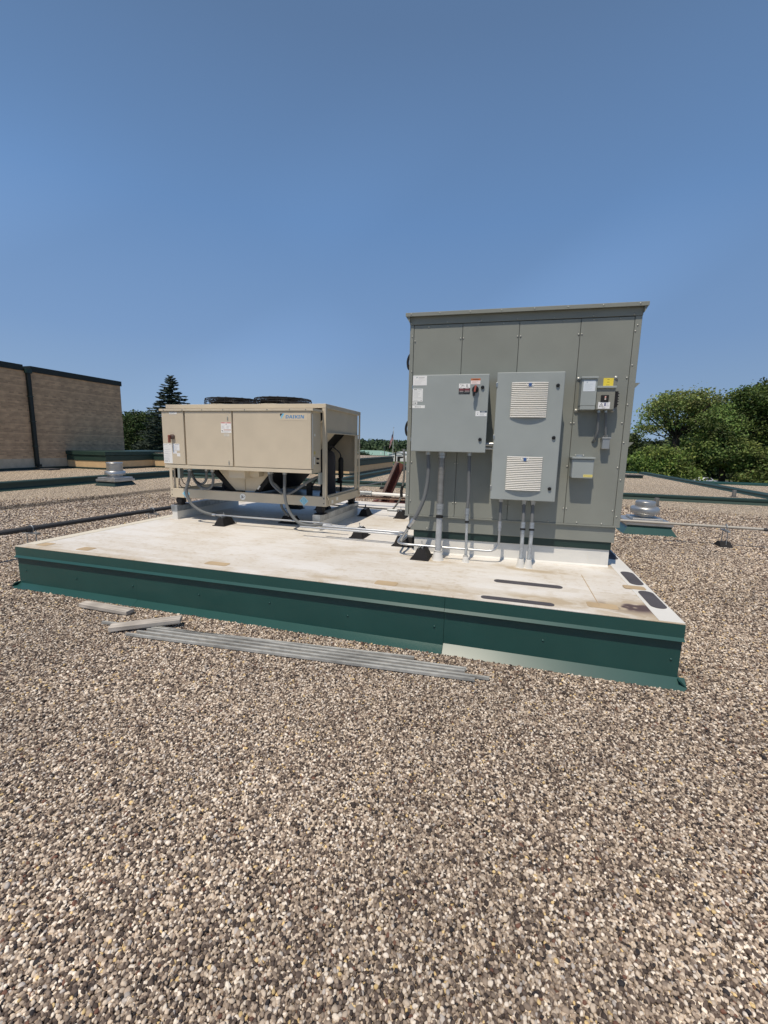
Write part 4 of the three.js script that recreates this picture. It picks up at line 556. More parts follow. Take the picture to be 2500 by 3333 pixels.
// flexible conduits hanging under its control box
{
  const G6 = (label, pts, r, m = mat.flex) => { const g = thing('flexible_conduit', label, 'conduit', [pts[0][0], PY, pts[0][2]], 'flexible conduits under the beige unit'); put('hose', tube(pts, r, 44, 12), m, g); put('gland', [ring([pts[0][0], pts[0][1] - 0.02, pts[0][2]], [pts[0][0], pts[0][1] + 0.03, pts[0][2]], r * 1.5)], mat.steel, g); return g; };
  G6('grey hose swinging from the left door of the beige unit down to the silver conduit', [[-4.47, 1.24, -5.22], [-4.49, 1.1, -5.22], [-4.53, 0.94, -5.2], [-4.5, 0.81, -5.2], [-4.43, 0.71, -5.21], [-4.29, 0.625, -5.23], [-4.12, 0.588, -5.235]], 0.022);
  G6('shorter grey hose looping back up under the left doors of the beige unit', [[-4.24, 1.24, -5.3], [-4.27, 1.1, -5.32], [-4.35, 1.03, -5.35], [-4.46, 1.02, -5.4], [-4.57, 1.07, -5.44], [-4.66, 1.2, -5.47]], 0.018);
  G6('deeper grey hose looping low under the left doors of the beige unit', [[-4.1, 1.24, -5.25], [-4.11, 1.08, -5.27], [-4.16, 0.99, -5.28], [-4.26, 0.96, -5.3], [-4.4, 0.99, -5.33], [-4.53, 1.08, -5.38], [-4.63, 1.2, -5.44]], 0.019);
  G6('grey hose sagging in a long loop towards the right post of the beige unit', [[-3.17, 1.24, -5.25], [-3.14, 1.11, -5.25], [-3.04, 1.01, -5.25], [-2.93, 0.955, -5.27], [-2.82, 0.99, -5.29], [-2.71, 1.07, -5.32], [-2.58, 1.16, -5.36], [-2.5, 1.2, -5.4]], 0.018);
  G6('grey hose dropping through the base frame to the floor beneath the beige unit', [[-3.19, 1.24, -5.34], [-3.2, 1.11, -5.37], [-3.16, 1.05, -5.42], [-3.12, 0.95, -5.47], [-3.14, 0.75, -5.52], [-3.12, 0.66, -5.56], [-3.06, 0.58, -5.6]], 0.018);
  G6('grey hose hanging before the right base rail and sweeping to the right sleeper', [[-2.91, 1.25, -5.22], [-2.91, 0.98, -5.21], [-2.88, 0.82, -5.2], [-2.8, 0.67, -5.2], [-2.69, 0.575, -5.2], [-2.54, 0.55, -5.2], [-2.33, 0.572, -5.206]], 0.021);
}
// ---------- pipes and steel behind the platform gap ----------
{
  let g = thing('insulated_pipe', 'white insulated pipe with grey jacket between the beige unit and the tall unit', 'pipe', [-2.4, 0.62, -8.0]);
  put('grey_jacket', [rod([-3.6, 0.705, -8], [-2.53, 0.705, -8], 0.042, 18), rod([-2.56, 0.705, -8], [-2.53, 0.705, -8], 0.047, 18)], mat.galv, g); put('white_cover', rod([-2.53, 0.7, -8], [-1.22, 0.69, -8], 0.031, 16), mat.whitePvc, g);
  put('bare_tube', [rod([-3.6, 0.635, -8.02], [-1.25, 0.632, -8.02], 0.014, 10), rod([-3.6, 0.612, -7.98], [-1.25, 0.606, -7.98], 0.01, 10)], mat.copper, g);
  put('hanger', [rod([-1.72, 0.66, -8], [-1.72, PY, -8], 0.006, 8), rod([-1.6, 0.66, -8], [-1.6, PY, -8], 0.006, 8), bx(-1.75, -1.56, 0.58, 0.6, -8.06, -7.94, 0.002), rod([-3.2, 0.61, -8], [-3.2, PY, -8], 0.006, 8)], mat.galv, g);
  g = thing('vertical_cable', 'tall thin grey cable rising beside the left edge of the tall unit', 'cable', [-1.64, PY, -6.9]);
  put('conduit', tube([[-1.64, 1.57, -6.9], [-1.625, 1.35, -6.9], [-1.63, 1.1, -6.9], [-1.65, 0.97, -6.9]], 0.017, 24, 10), mat.pipeGrey, g); put('black_sleeve', tube([[-1.645, 0.99, -6.9], [-1.665, 0.9, -6.9], [-1.66, 0.8, -6.9]], 0.024, 16, 10), mat.black, g);
  put('conduit', tube([[-1.66, 0.82, -6.9], [-1.7, 0.73, -6.9], [-1.75, 0.655, -6.9], [-1.81, 0.575, -6.9]], 0.015, 16, 10), mat.pipeGrey, g); put('cap', lathe([[0.03, 0.04], [0.034, 0.05], [0.02, 0], [0.017, -0.03]], [-1.64, 1.55, -6.9], 16), mat.galv, g); put('fitting', rod([-1.9, 0.565, -6.9], [-1.72, 0.565, -6.9], 0.024, 12), mat.galv, g);
  g = thing('floor_conduit', 'thin dark conduit lying across the back supports of the platform', 'conduit', [-2.4, 0.57, -6.9]);
  put('rigid_pipe', rod([-4.0, 0.585, -7.02], [-1.25, 0.57, -6.9], 0.012, 10), mat.pipeDark, g); put('clamp', rod([-2.29, 0.56, -6.88], [-2.29, 0.64, -6.88], 0.012, 8), mat.black, g);
  g = thing('leaning_beam', 'rust-brown steel channel leaning upright behind the platform', 'steel beam', [-3.1, GY, -11.9]);
  const beam = (x0, x1, z0, z1) => { const q = new THREE.Quaternion().setFromUnitVectors(new THREE.Vector3(0, 1, 0), new THREE.Vector3(0.32, 0.78, 0).normalize()); return uvm(bx(x0, x1, 0, 1.32, z0, z1, 0.003).applyQuaternion(q).translate(-3.42, GY, -11.5)); };
  put('web', beam(0, 0.19, -0.2, -0.19), mat.rust, g); put('flange', beam(-0.06, 0.01, -0.19, 0.02), M('#a08a80', 0.75, 0, { map: streak }), g); put('flange', beam(0.18, 0.19, -0.19, 0), mat.rust, g); put('end_plate', beam(0, 0.19, -0.19, -0.18), mat.rust, g);
  put('base_frame', [bx(-3.6, -1.4, GY, 0.09, -12.1, -12.0, 0.004), bx(-3.6, -3.5, GY, 0.09, -12.0, -11.4, 0.004), bx(-3.5, -1.4, GY, 0.07, -11.5, -11.42, 0.004)], mat.rust, g);
  g = thing('stray_pipe', 'thin grey pipe running back over gravel seen between the two units', 'pipe', [-4.5, GY, -15]);
  put('pipe', rod([-4.75, 0.28, -12.6], [-4.3, 0.3, -16.3], 0.018, 10), mat.pipeGrey, g); put('block', frustum(0.3, 0.2, 0.2, 0.12, 0.1, GY).translate(-4.52, 0, -15.75), mat.rubber, g); put('leg', [rod([-4.6, 0, -15.75], [-4.6, 0.3, -15.75], 0.008, 6), rod([-4.34, 0, -15.75], [-4.34, 0.3, -15.75], 0.008, 6)], mat.galv, g);
}
// ---------- gas pipes on the gravel ----------
function pipeStand(g, x, y, z, along) { const d = along === 'z' ? [0.09, 0] : [0, 0.09]; put('rubber_base', frustum(along === 'z' ? 0.32 : 0.2, along === 'z' ? 0.2 : 0.32, 0.16, 0.1, 0.1, GY).translate(x, 0, z), mat.rubber, g); for (const s of [-1, 1]) put('rod', rod([x + d[0] * s, GY + 0.05, z + d[1] * s], [x + d[0] * s, y - 0.02, z + d[1] * s], 0.007, 8), mat.galv, g); put('crossbar', bx(x - d[0] * 1.4 - 0.02, x + d[0] * 1.4 + 0.02, y - 0.075, y - 0.05, z - d[1] * 1.4 - 0.02, z + d[1] * 1.4 + 0.02, 0.002), mat.galv, g); put('roller_strap', new THREE.TorusGeometry(0.048, 0.007, 8, 24).rotateY(along === 'z' ? 0 : Math.PI / 2).translate(x, y, z), mat.galv, g); }
{
  let g = thing('gas_pipe', 'thick dark grey pipe on rod stands left of the platform', 'pipe', [-6.4, GY, -5.3]);
  put('pipe', rod([-6.65, 0.378, -2.3], [-5.85, 0.378, -9.8], 0.037, 18), mat.pipeDark, g);
  for (const z of [-4.3, -6.25]) { const x = -6.65 + 0.8 * (-2.3 - z) / 7.5; pipeStand(g, x, 0.378, z, 'z'); put('coupling', rod([x, 0.378, z + 0.06], [x + 0.01, 0.378, z - 0.06], 0.045, 16), mat.pipeDark, g); }
  g = thing('gas_pipe', 'slim pale pipe on one rod stand right of the tall unit', 'pipe', [4.2, GY, -8.87]);
  put('pipe', rod([0.3, 0.345, -8.84], [9.2, 0.32, -8.95], 0.025, 14), M('#c9c4b8', 0.5, 0.2, { map: mottle }), g); put('coupling', [rod([4.42, 0.33, -8.89], [4.48, 0.33, -8.89], 0.03, 14), rod([4.5, 0.33, -8.89], [4.53, 0.33, -8.89], 0.028, 14)], mat.pipeDark, g); pipeStand(g, 3.86, 0.333, -8.88, 'x'); put('strap_screw', rod([3.86, 0.33, -8.88], [3.86, 0.4, -8.88], 0.006, 8), mat.galv, g);
}
// ---------- exhaust fans and vent pipes ----------
{
  let c = [-14.0, GY, -12.45], g = thing('exhaust_fan', 'round silver exhaust fan on a dark flared curb near the brick building', 'exhaust fan', c);
  const P = (pts) => lathe(pts, c, 40);
  put('curb', frustum(0.95, 0.95, 0.74, 0.74, 0.16, 0).translate(...c).rotateY(0), mat.greenDark, g);
  put('curb_cap', [bx(c[0] - 0.44, c[0] + 0.44, GY + 0.16, GY + 0.24, c[2] - 0.44, c[2] + 0.44, 0.01), bx(c[0] - 0.4, c[0] + 0.4, GY + 0.24, GY + 0.31, c[2] - 0.4, c[2] + 0.4, 0.02)], mat.alu, g);
  put('throat', P([[0.24, 0.31], [0.25, 0.36], [0.24, 0.42], [0.23, 0.42]]), mat.alu, g); put('wind_band', P([[0.33, 0.4], [0.345, 0.42], [0.335, 0.53], [0.27, 0.545], [0.26, 0.5]]), mat.alu, g);
  put('motor_dome', P([[0.26, 0.54], [0.265, 0.8], [0.275, 0.82], [0.27, 0.85], [0.2, 0.86], [0.0001, 0.865]]), mat.alu, g);
  c = [2.85, GY, -9.95]; g = thing('exhaust_fan', 'stepped silver exhaust fan on a green flared curb right of the tall unit', 'exhaust fan', c);
  put('curb', [frustum(0.98, 0.98, 0.78, 0.78, 0.16, 0).translate(...c), bx(c[0] - 0.4, c[0] + 0.4, GY + 0.16, GY + 0.21, c[2] - 0.4, c[2] + 0.4, 0.004)], mat.green, g);
  put('curb_cap', [bx(c[0] - 0.42, c[0] + 0.42, GY + 0.19, GY + 0.27, c[2] - 0.42, c[2] + 0.42, 0.01), bx(c[0] - 0.28, c[0] + 0.28, GY + 0.27, GY + 0.32, c[2] - 0.28, c[2] + 0.28, 0.015)], mat.alu, g);
  put('throat', lathe([[0.17, 0.31], [0.185, 0.36], [0.185, 0.42], [0.17, 0.43]], c, 36), mat.alu, g); put('wind_band', lathe([[0.255, 0.4], [0.27, 0.42], [0.268, 0.5], [0.245, 0.535], [0.19, 0.545], [0.18, 0.5]], c, 40), mat.alu, g); put('motor_dome', lathe([[0.185, 0.54], [0.188, 0.635], [0.17, 0.655], [0.0001, 0.66]], c, 36), mat.alu, g);
  for (const [x, z, lab] of [[4.55, -14.85, 'short grey vent pipe just behind the stepped silver fan'], [8.58, -19.5, 'short grey vent pipe in the far gravel beyond the green curb']]) { const v = thing('vent_pipe', lab, 'vent pipe', [x, GY, z], 'short roof vent pipes'); put('pipe', lathe([[0.062, 0.26], [0.068, 0.25], [0.068, 0], [0.055, 0], [0.055, 0.26], [0.062, 0.26]], [x, GY, z], 20), mat.pipeGrey, v); put('flashing', lathe([[0.14, 0.004], [0.08, 0.02], [0.069, 0.05]], [x, GY, z], 20), mat.pipeDark, v); }
  const d = thing('roof_hatch', 'small dark low box on the far gravel beside the tall unit', 'roof hatch', [7.75, GY, -30]); put('box', bx(7.3, 8.2, GY, 0.12, -30.4, -29.7, 0.01), mat.greenDark, d); put('lid', bx(7.26, 8.24, 0.12, 0.17, -30.44, -29.66, 0.01), mat.pipeDark, d);
}
// ---------- lumber and strut lying in front ----------
{
  const plank = (lab, a, b, w, h) => { const A3 = V3(a), B3 = V3(b), L = A3.distanceTo(B3), g = thing('wood_board', lab, 'board', a); const geo = uvm(new RoundedBoxGeometry(L, h, w, 2, 0.006)); const m = new THREE.Mesh(geo, mat.wood); m.name = 'board'; m.castShadow = m.receiveShadow = true; m.position.set(0, 0, 0); const d = B3.clone().sub(A3); m.rotation.order = 'YZX'; m.rotation.set(0.03, -Math.atan2(d.z, d.x), Math.atan2(d.y, Math.hypot(d.x, d.z))); m.position.copy(d.multiplyScalar(0.5)); g.add(m); g.updateMatrixWorld(); };
  plank('grey weathered board lying against the foot of the green platform side', [-4.0, 0.016, -3.075], [-3.39, 0.014, -3.065], 0.092, 0.04);
  plank('grey weathered board propped across the ends of the metal struts', [-3.25, 0.02, -2.72], [-2.76, 0.045, -3.02], 0.1, 0.042);
  const strutMat = M('#cdcec9', 0.65, 0.1, { map: spangle });
  const lab = ['longest metal strut, nearest the camera', 'metal strut second from the camera, reaching farthest right', 'metal strut in the middle of the bundle', 'metal strut fourth from the camera', 'metal strut next to the platform, sticking out farthest left'];
  [[[-3.05, -2.7], [-0.12, -2.9]], [[-3.0, -2.765], [-0.02, -2.95]], [[-2.95, -2.825], [-0.2, -2.99]], [[-2.9, -2.885], [-0.19, -3.03]], [[-3.45, -2.82], [-0.6, -3.075]]].forEach(([a, b], k) => {
    const y = -0.008, g = thing('metal_strut', lab[k], 'metal strut', [a[0], y, a[1]], 'slotted metal struts on the gravel'), dx = b[0] - a[0], dz = b[1] - a[1], L = Math.hypot(dx, dz); g.rotation.y = -Math.atan2(dz, dx);
    const m = new THREE.Mesh(uvm(merge([bx(0, L, 0.0185, 0.021, -0.0105, 0.0105, 0.001), bx(0, L, 0, 0.0185, -0.0105, -0.0085, 0), bx(0, L, 0, 0.0185, 0.0085, 0.0105, 0)])), strutMat); m.name = 'channel'; m.castShadow = m.receiveShadow = true; g.add(m);
  });
}
// ---------- low green roof curbs and edges ----------
{
  const curb = (lab, axis, a, b, c, w, h, m = mat.curbGreen) => { const g = thing('roof_curb', lab, 'roof curb', axis === 'x' ? [(a + b) / 2, GY, c] : [c, GY, (a + b) / 2], 'low green metal roof curbs'); put('side', prism([[c - w / 2 - 0.1, GY], [c - w / 2, GY + 0.09], [c - w / 2, GY + h], [c + w / 2, GY + h], [c + w / 2, GY + 0.09], [c + w / 2 + 0.1, GY]].map((p) => p), axis, a, b), m, g); put('cap', prism([[c - w / 2 - 0.03, GY + h - 0.05], [c - w / 2 - 0.03, GY + h + 0.012], [c, GY + h + 0.04], [c + w / 2 + 0.03, GY + h + 0.012], [c + w / 2 + 0.03, GY + h - 0.05]], axis, a + 0.002, b - 0.002), m, g); };
  curb('low green curb crossing the gravel behind the right exhaust fan', 'x', -14.7, 9.3, -16.75, 0.2, 0.17);
  curb('low dark green curb running back past the left exhaust fan', 'z', -22, 4, -15.3, 0.24, 0.26);
  curb('low green curb running back along the right side of the gravel roof', 'z', -35.8, 6, 9.85, 0.5, 0.12);
  curb('low green curb on the far gravel seen between the two units', 'z', -31, -17, -6.9, 0.22, 0.22);
  const edge = (lab, x0, x1, z0, z1) => { const g = thing('roof_edge', lab, 'roof edge', [(x0 + x1) / 2, GY, (z0 + z1) / 2], 'green roof edge copings'); put('coping', [bx(x0, x1, GY, GY + 0.11, z0, z1, 0.01)], mat.green, g); put('fascia', bx(x0 - 0.03, x1 + 0.03, GY - 0.35, GY + 0.13, z0 - 0.05, z0 - 0.02, 0.004), mat.green, g); };
  edge('green roof edge coping below the trees at far right', 10.3, 26, -27.2, -26.8); edge('green roof edge coping at the far end of the gravel beside the tall unit', -26, 9.5, -36.2, -35.8);
}
// ---------- brick buildings on the left ----------
{
  const X = -24.5, g = thing('brick_building', 'tall tan brick building with dark green coping and downspout at left', 'building', [X, GY, -12]);
  put('wall', bx(X - 8, X, 0.56, 5.12, -22.65, 6, 0), brick, g); put('stone_base', bx(X - 8, X + 0.012, GY, 0.56, -22.66, 6, 0.004), limestone, g);
  put('base_flashing', bx(X, X + 0.06, GY, GY + 0.12, -22.6, 6, 0.004), mat.greenDark, g);
  put('coping', [bx(X - 8, X + 0.06, 5.1, 5.4, -22.72, -17.16, 0.01), bx(X - 8, X + 0.06, 5.1, 5.4, -16.8, 6, 0.01), bx(X - 8, X + 0.03, 5.1, 5.2, -17.16, -16.8, 0.005)], mat.greenBlack, g);
  const d = put('downspout', [bx(X + 0.02, X + 0.16, 0.25, 5.05, -17.08, -16.9, 0.01), bx(X + 0.02, X + 0.3, 0.12, 0.26, -17.08, -16.9, 0.01)], mat.greenBlack, g); put('scupper_box', bx(X + 0.015, X + 0.2, 5.0, 5.22, -17.14, -16.84, 0.01), mat.greenDark, d); for (const y of [1.2, 2.5, 3.8]) put('strap', bx(X + 0.01, X + 0.17, y, y + 0.04, -17.12, -16.86, 0.003), mat.greenDark, d);
  put('splash_block', bx(X + 0.4, X + 1.3, GY, 0.05, -17.3, -16.7, 0.02), mat.pipeDark, g);
  const w = thing('low_wing', 'low tan wing with stepped green coping behind the left exhaust fan', 'building', [-16, GY, -24]);
  const faces = [[-24.45, -21.6, -24, -18.7], [-24.45, -8.3, -31.4, -22.0]];
  faces.forEach(([a, b, z0, z1], k) => { put('wall', bx(a, b, GY, 0.44, z0, z1 - k * 0.004, 0.004), tanWall, w); put('fascia', bx(a, b + 0.03, 0.44, 0.74, z0 - 0.03, z1 + 0.03 - k * 0.004, 0.006), mat.curbGreen, w); put('coping', bx(a, b + 0.07, 0.76, 0.86 + 0.12 * (1 - k), z0 - 0.07, z1 + 0.08 - k * 0.004, 0.01), mat.curbGreen, w); put('base_flashing', bx(a, b + 0.05, GY, GY + 0.1, z0, z1 + 0.05, 0.004), mat.greenDark, w); });
  put('roof_sheet', bx(-24.4, -8.4, 0.7, 0.875, -31.3, -22.1, 0), ballast.clone(), w); w.children[w.children.length - 1].material.vertexColors = false;
}
// ---------- far buildings, poles, flag, car ----------
{
  const wh = paint('#f1f1ee', 0.7), gr = paint('#8fb0a0', 0.6);
  let g = thing('white_shed', 'white gabled shop with oval sign seen far off between the units', 'building', [-40, LOW, -168]);
  put('wall', prism([[-45, LOW], [-45, -1.75], [-41.3, -0.85], [-35, -1.9], [-35, LOW]], 'z', -176, -164), wh, g); put('roof', prism([[-45.4, -1.86], [-41.3, -0.82], [-34.6, -1.98], [-34.6, -1.84], [-41.3, -0.66], [-45.4, -1.7]], 'z', -176.3, -163.7), paint('#dfe2e2', 0.5), g);
  put('door', bx(-41.6, -39.2, LOW, -2.45, -164, -163.95, 0.01), mat.black, g); put('awning', prism([[-40.3, -3.3], [-37.4, -2.7], [-37.4, -4.4], [-40.3, -4.4]], 'z', -163.9, -163.3), wh, g);
  { const s = new THREE.CylinderGeometry(1, 1, 0.1, 32).rotateX(Math.PI / 2).scale(1.65, 0.42, 1).translate(-41, -1.62, -163.93); put('oval_sign', s, M('#70767c', 0.6), g); put('oval_sign_face', new THREE.CylinderGeometry(1, 1, 0.1, 32).rotateX(Math.PI / 2).scale(1.45, 0.31, 1).translate(-41, -1.62, -163.88), wh, g); }
  g = thing('green_roof_building', 'white building with pale green hipped roof far off right of the beige unit', 'building', [-54, LOW, -170]);
  put('wall', bx(-66, -44, LOW, -2.3, -182, -166, 0.02), wh, g); put('roof', (() => { const P = [[-66.6, -2.3, -165.4], [-43.4, -2.3, -165.4], [-43.4, -2.3, -182.6], [-66.6, -2.3, -182.6], [-60, -0.5, -174], [-51, -0.5, -174]], F3 = [[0, 1, 5], [0, 5, 4], [1, 2, 5], [2, 3, 4], [2, 4, 5], [3, 0, 4]], pos = F3.flatMap((f) => f.flatMap((k) => P[k])), b = new THREE.BufferGeometry(); b.setAttribute('position', new THREE.Float32BufferAttribute(pos, 3)); b.computeVertexNormals(); return uvm(b); })(), gr, g);
  put('gable', prism([[-61, -2.3], [-57.3, -0.9], [-53, -2.6], [-53, LOW], [-61, LOW]], 'z', -166, -162), wh, g); put('gable_roof', prism([[-61.4, -2.35], [-57.3, -0.82], [-52.6, -2.7], [-52.6, -2.5], [-57.3, -0.6], [-61.4, -2.15]], 'z', -167.5, -161.7), gr, g); for (const x of [-49.5, -46.5]) put('vent_pipe', rod([x, -2.3, -168], [x, -1.1, -168], 0.25, 10), wh, g);
  g = thing('flagpole', 'slim white flagpole with a drooping striped flag far off', 'flagpole', [-31.8, LOW, -120]);
  put('pole', rod([-31.85, LOW, -120], [-31.75, 6.7, -120], 0.07, 10, 0.045), mat.white, g); put('finial', new THREE.SphereGeometry(0.14, 12, 8).translate(-31.75, 6.8, -120), mat.steel, g);
  { // limp flag: stripes and canton are dye
    const t = print(256, 160, (x, W, H) => { for (let i = 0; i < 13; i++) { x.fillStyle = i % 2 ? '#e9e4e4' : '#a8323e'; x.fillRect(0, i * H / 13, W, H / 13 + 1); } x.fillStyle = '#2c3560'; x.fillRect(0, 0, W * 0.42, H * 7 / 13); x.fillStyle = '#d7dae6'; for (let r = 0; r < 9; r++) for (let c = 0; c < (r % 2 ? 5 : 6); c++) x.fillRect(6 + c * 17 + (r % 2 ? 8 : 0), 5 + r * 9, 4, 4); });
    t.side = THREE.DoubleSide; const fg = new THREE.PlaneGeometry(1, 1, 20, 16), p = fg.attributes.position; for (let i = 0; i < p.count; i++) { const u = p.getX(i) + 0.5, v = 0.5 - p.getY(i); p.setXYZ(i, -31.8 - u * 0.95 - 0.22 * v * u, 5.9 - v * 2.3 - u * 3.0 + 0.25 * Math.sin(u * 7) * u, -120 + 0.22 * Math.sin(u * 16 + v * 2)); } fg.computeVertexNormals(); put('flag', fg, t, g, 'drooping red and white striped flag with blue canton'); }
  g = thing('light_pole', 'grey parking light pole with a single head far off', 'light pole', [-37.3, LOW, -130]); put('pole', rod([-37.3, LOW, -130], [-37.2, 1.15, -130], 0.13, 10, 0.09), mat.pipeGrey, g); put('lamp_head', bx(-37.55, -36.95, 1.1, 1.35, -130.3, -129.5, 0.03), mat.pipeDark, g);
  g = thing('wooden_pole', 'plain dark wooden pole standing in the grass before the white shop', 'pole', [-15.5, LOW, -60]); put('pole', rod([-15.5, LOW, -60], [-15.48, 0.85, -60], 0.13, 10, 0.1), M('#5f5a42', 0.9, 0, { map: grain }), g); put('crossarm', bx(-15.55, -15.4, 0.6, 0.68, -60.3, -59.7, 0.01), M('#5f5a42', 0.9), g);
  g = thing('parked_car', 'white car parked below the trees beyond the right roof edge', 'car', [36.2, LOW, -94]);
  const R0 = Math.PI * 0.18, car = (ge) => ge.rotateY(R0).translate(36.2, LOW, -94);
  put('body', car(prism([[-2.2, 0.35], [-2.25, 0.75], [-2.1, 0.9], [-1.1, 1.0], [1.3, 1.0], [2.1, 0.88], [2.2, 0.7], [2.15, 0.35]], 'z', -0.88, 0.88)), M('#f2f3f3', 0.3, 0, { clearcoat: 1 }), g);
  const cab = put('cabin', car(prism([[-1.5, 0.98], [-0.7, 1.46], [0.7, 1.48], [1.55, 0.98]], 'z', -0.76, 0.76)), M('#f2f3f3', 0.3, 0, { clearcoat: 1 }), g);
  for (const s of [-1, 1]) put('side_window', car(prism([[-1.2, 1.03], [-0.62, 1.39], [0.62, 1.41], [1.2, 1.03]], 'z', s * 0.755, s * 0.775)), M('#23282c', 0.1), cab);
  for (const [x, s] of [[-1.35, -1], [-1.35, 1], [1.4, -1], [1.4, 1]]) { const wg = put('wheel', car(new THREE.CylinderGeometry(0.33, 0.33, 0.2, 20).rotateX(Math.PI / 2).translate(x, 0.33, s * 0.8)), mat.black, g); put('rim', car(new THREE.CylinderGeometry(0.2, 0.2, 0.22, 14).rotateX(Math.PI / 2).translate(x, 0.33, s * 0.8)), mat.alu, wg); }
}
// ---------- trees ----------
const leafMat = new THREE.MeshPhysicalMaterial({ color: 0xffffff, vertexColors: true, roughness: 0.75, side: THREE.DoubleSide, transmission: 0.35, thickness: 0, ior: 1.3 });
const needleMat = new THREE.MeshPhysicalMaterial({ color: 0xffffff, vertexColors: true, roughness: 0.8, side: THREE.DoubleSide });
const bark = M('#5c5046', 0.95, 0, { map: grain });
function leaves(list) {                                              // list of [x,y,z,size,colour,axis?]: bent leaf-cluster faces
  const pos = [], col = [], R = rngOf(list.length + 3), a = new THREE.Vector3(), b = new THREE.Vector3(), n = new THREE.Vector3();
  for (const [x, y, z, s, c, ax] of list) {
    n.set(R() - 0.5, R() - 0.2, R() - 0.5).normalize(); if (ax) { a.set(...ax).normalize(); b.crossVectors(a, n).normalize(); a.multiplyScalar(s); b.multiplyScalar(s * 0.3); } else { a.set(R() - 0.5, R() - 0.5, R() - 0.5).cross(n).normalize(); b.crossVectors(n, a); a.multiplyScalar(s * (0.5 + 0.4 * R())); b.multiplyScalar(s * (0.32 + 0.25 * R())); }
    const up = n.multiplyScalar(s * 0.16), P = [[x - a.x, y - a.y, z - a.z], [x - b.x + up.x, y - b.y + up.y, z - b.z + up.z], [x + a.x, y + a.y, z + a.z], [x + b.x + up.x, y + b.y + up.y, z + b.z + up.z]];
    pos.push(...P[0], ...P[1], ...P[2], ...P[0], ...P[2], ...P[3]); for (let i = 0; i < 6; i++) col.push(...c);
  }
  const g = new THREE.BufferGeometry(); g.setAttribute('position', new THREE.Float32BufferAttribute(pos, 3)); g.setAttribute('color', new THREE.Float32BufferAttribute(col, 3)); g.computeVertexNormals(); return g;
}
function broadleaf(name, label, base, trunkTop, blobs, o = {}) {      // blobs: [x,y,z,rx,ry,rz,clumps]
  const { leaf = 0.21, hue = [0.17, 0.25, 0.065], seed = 1, per = 92, trunk = 0.32, group } = o, R = rngOf(seed * 911 + 5), g = thing(name, label, 'tree', base, group), L = [], limbs = [];
  const tt = V3(trunkTop), tr = tube([base, [(base[0] * 2 + tt.x) / 3 + 0.2, (base[1] * 2 + tt.y) / 3, base[2]], trunkTop], trunk, 14, 9); put('trunk', tr, bark, g);
  for (const [x, y, z, rx, ry, rz, n] of blobs) for (let k = 0; k < n; k++) {
    const th = R() * 6.283, ph = Math.acos(2 * R() - 1), rr = 0.45 + 0.6 * Math.pow(R(), 0.6), cx = x + rx * rr * Math.sin(ph) * Math.cos(th), cy = y + ry * rr * Math.cos(ph), cz = z + rz * rr * Math.sin(ph) * Math.sin(th), sp = (0.45 + 0.4 * R()) * (leaf > 0.3 ? 1.4 : 1), tone = 0.42 + 1.0 * R(), yel = 0.9 + 0.35 * R();
    if (k % 4 === 0) limbs.push(tube([[tt.x, tt.y - 0.4 + R(), tt.z], [(tt.x + cx) / 2 + R() - 0.5, (tt.y + cy) / 2 - 0.3, (tt.z + cz) / 2], [cx, cy, cz]], 0.05 + 0.05 * R(), 6, 5));
    for (let i = 0; i < per; i++) { const q = () => (R() + R() + R() - 1.5) * 1.25; const v = tone * (0.75 + 0.5 * R()); L.push([cx + q() * sp * 1.5, cy + q() * sp * 0.75, cz + q() * sp * 1.5, leaf * (0.6 + 0.8 * R()), [hue[0] * v * yel, hue[1] * v, hue[2] * v]]); }
  }
  if (limbs.length) put('limbs', limbs, bark, g); const cm = put('crown', leaves(L), leafMat, g); return g;
}
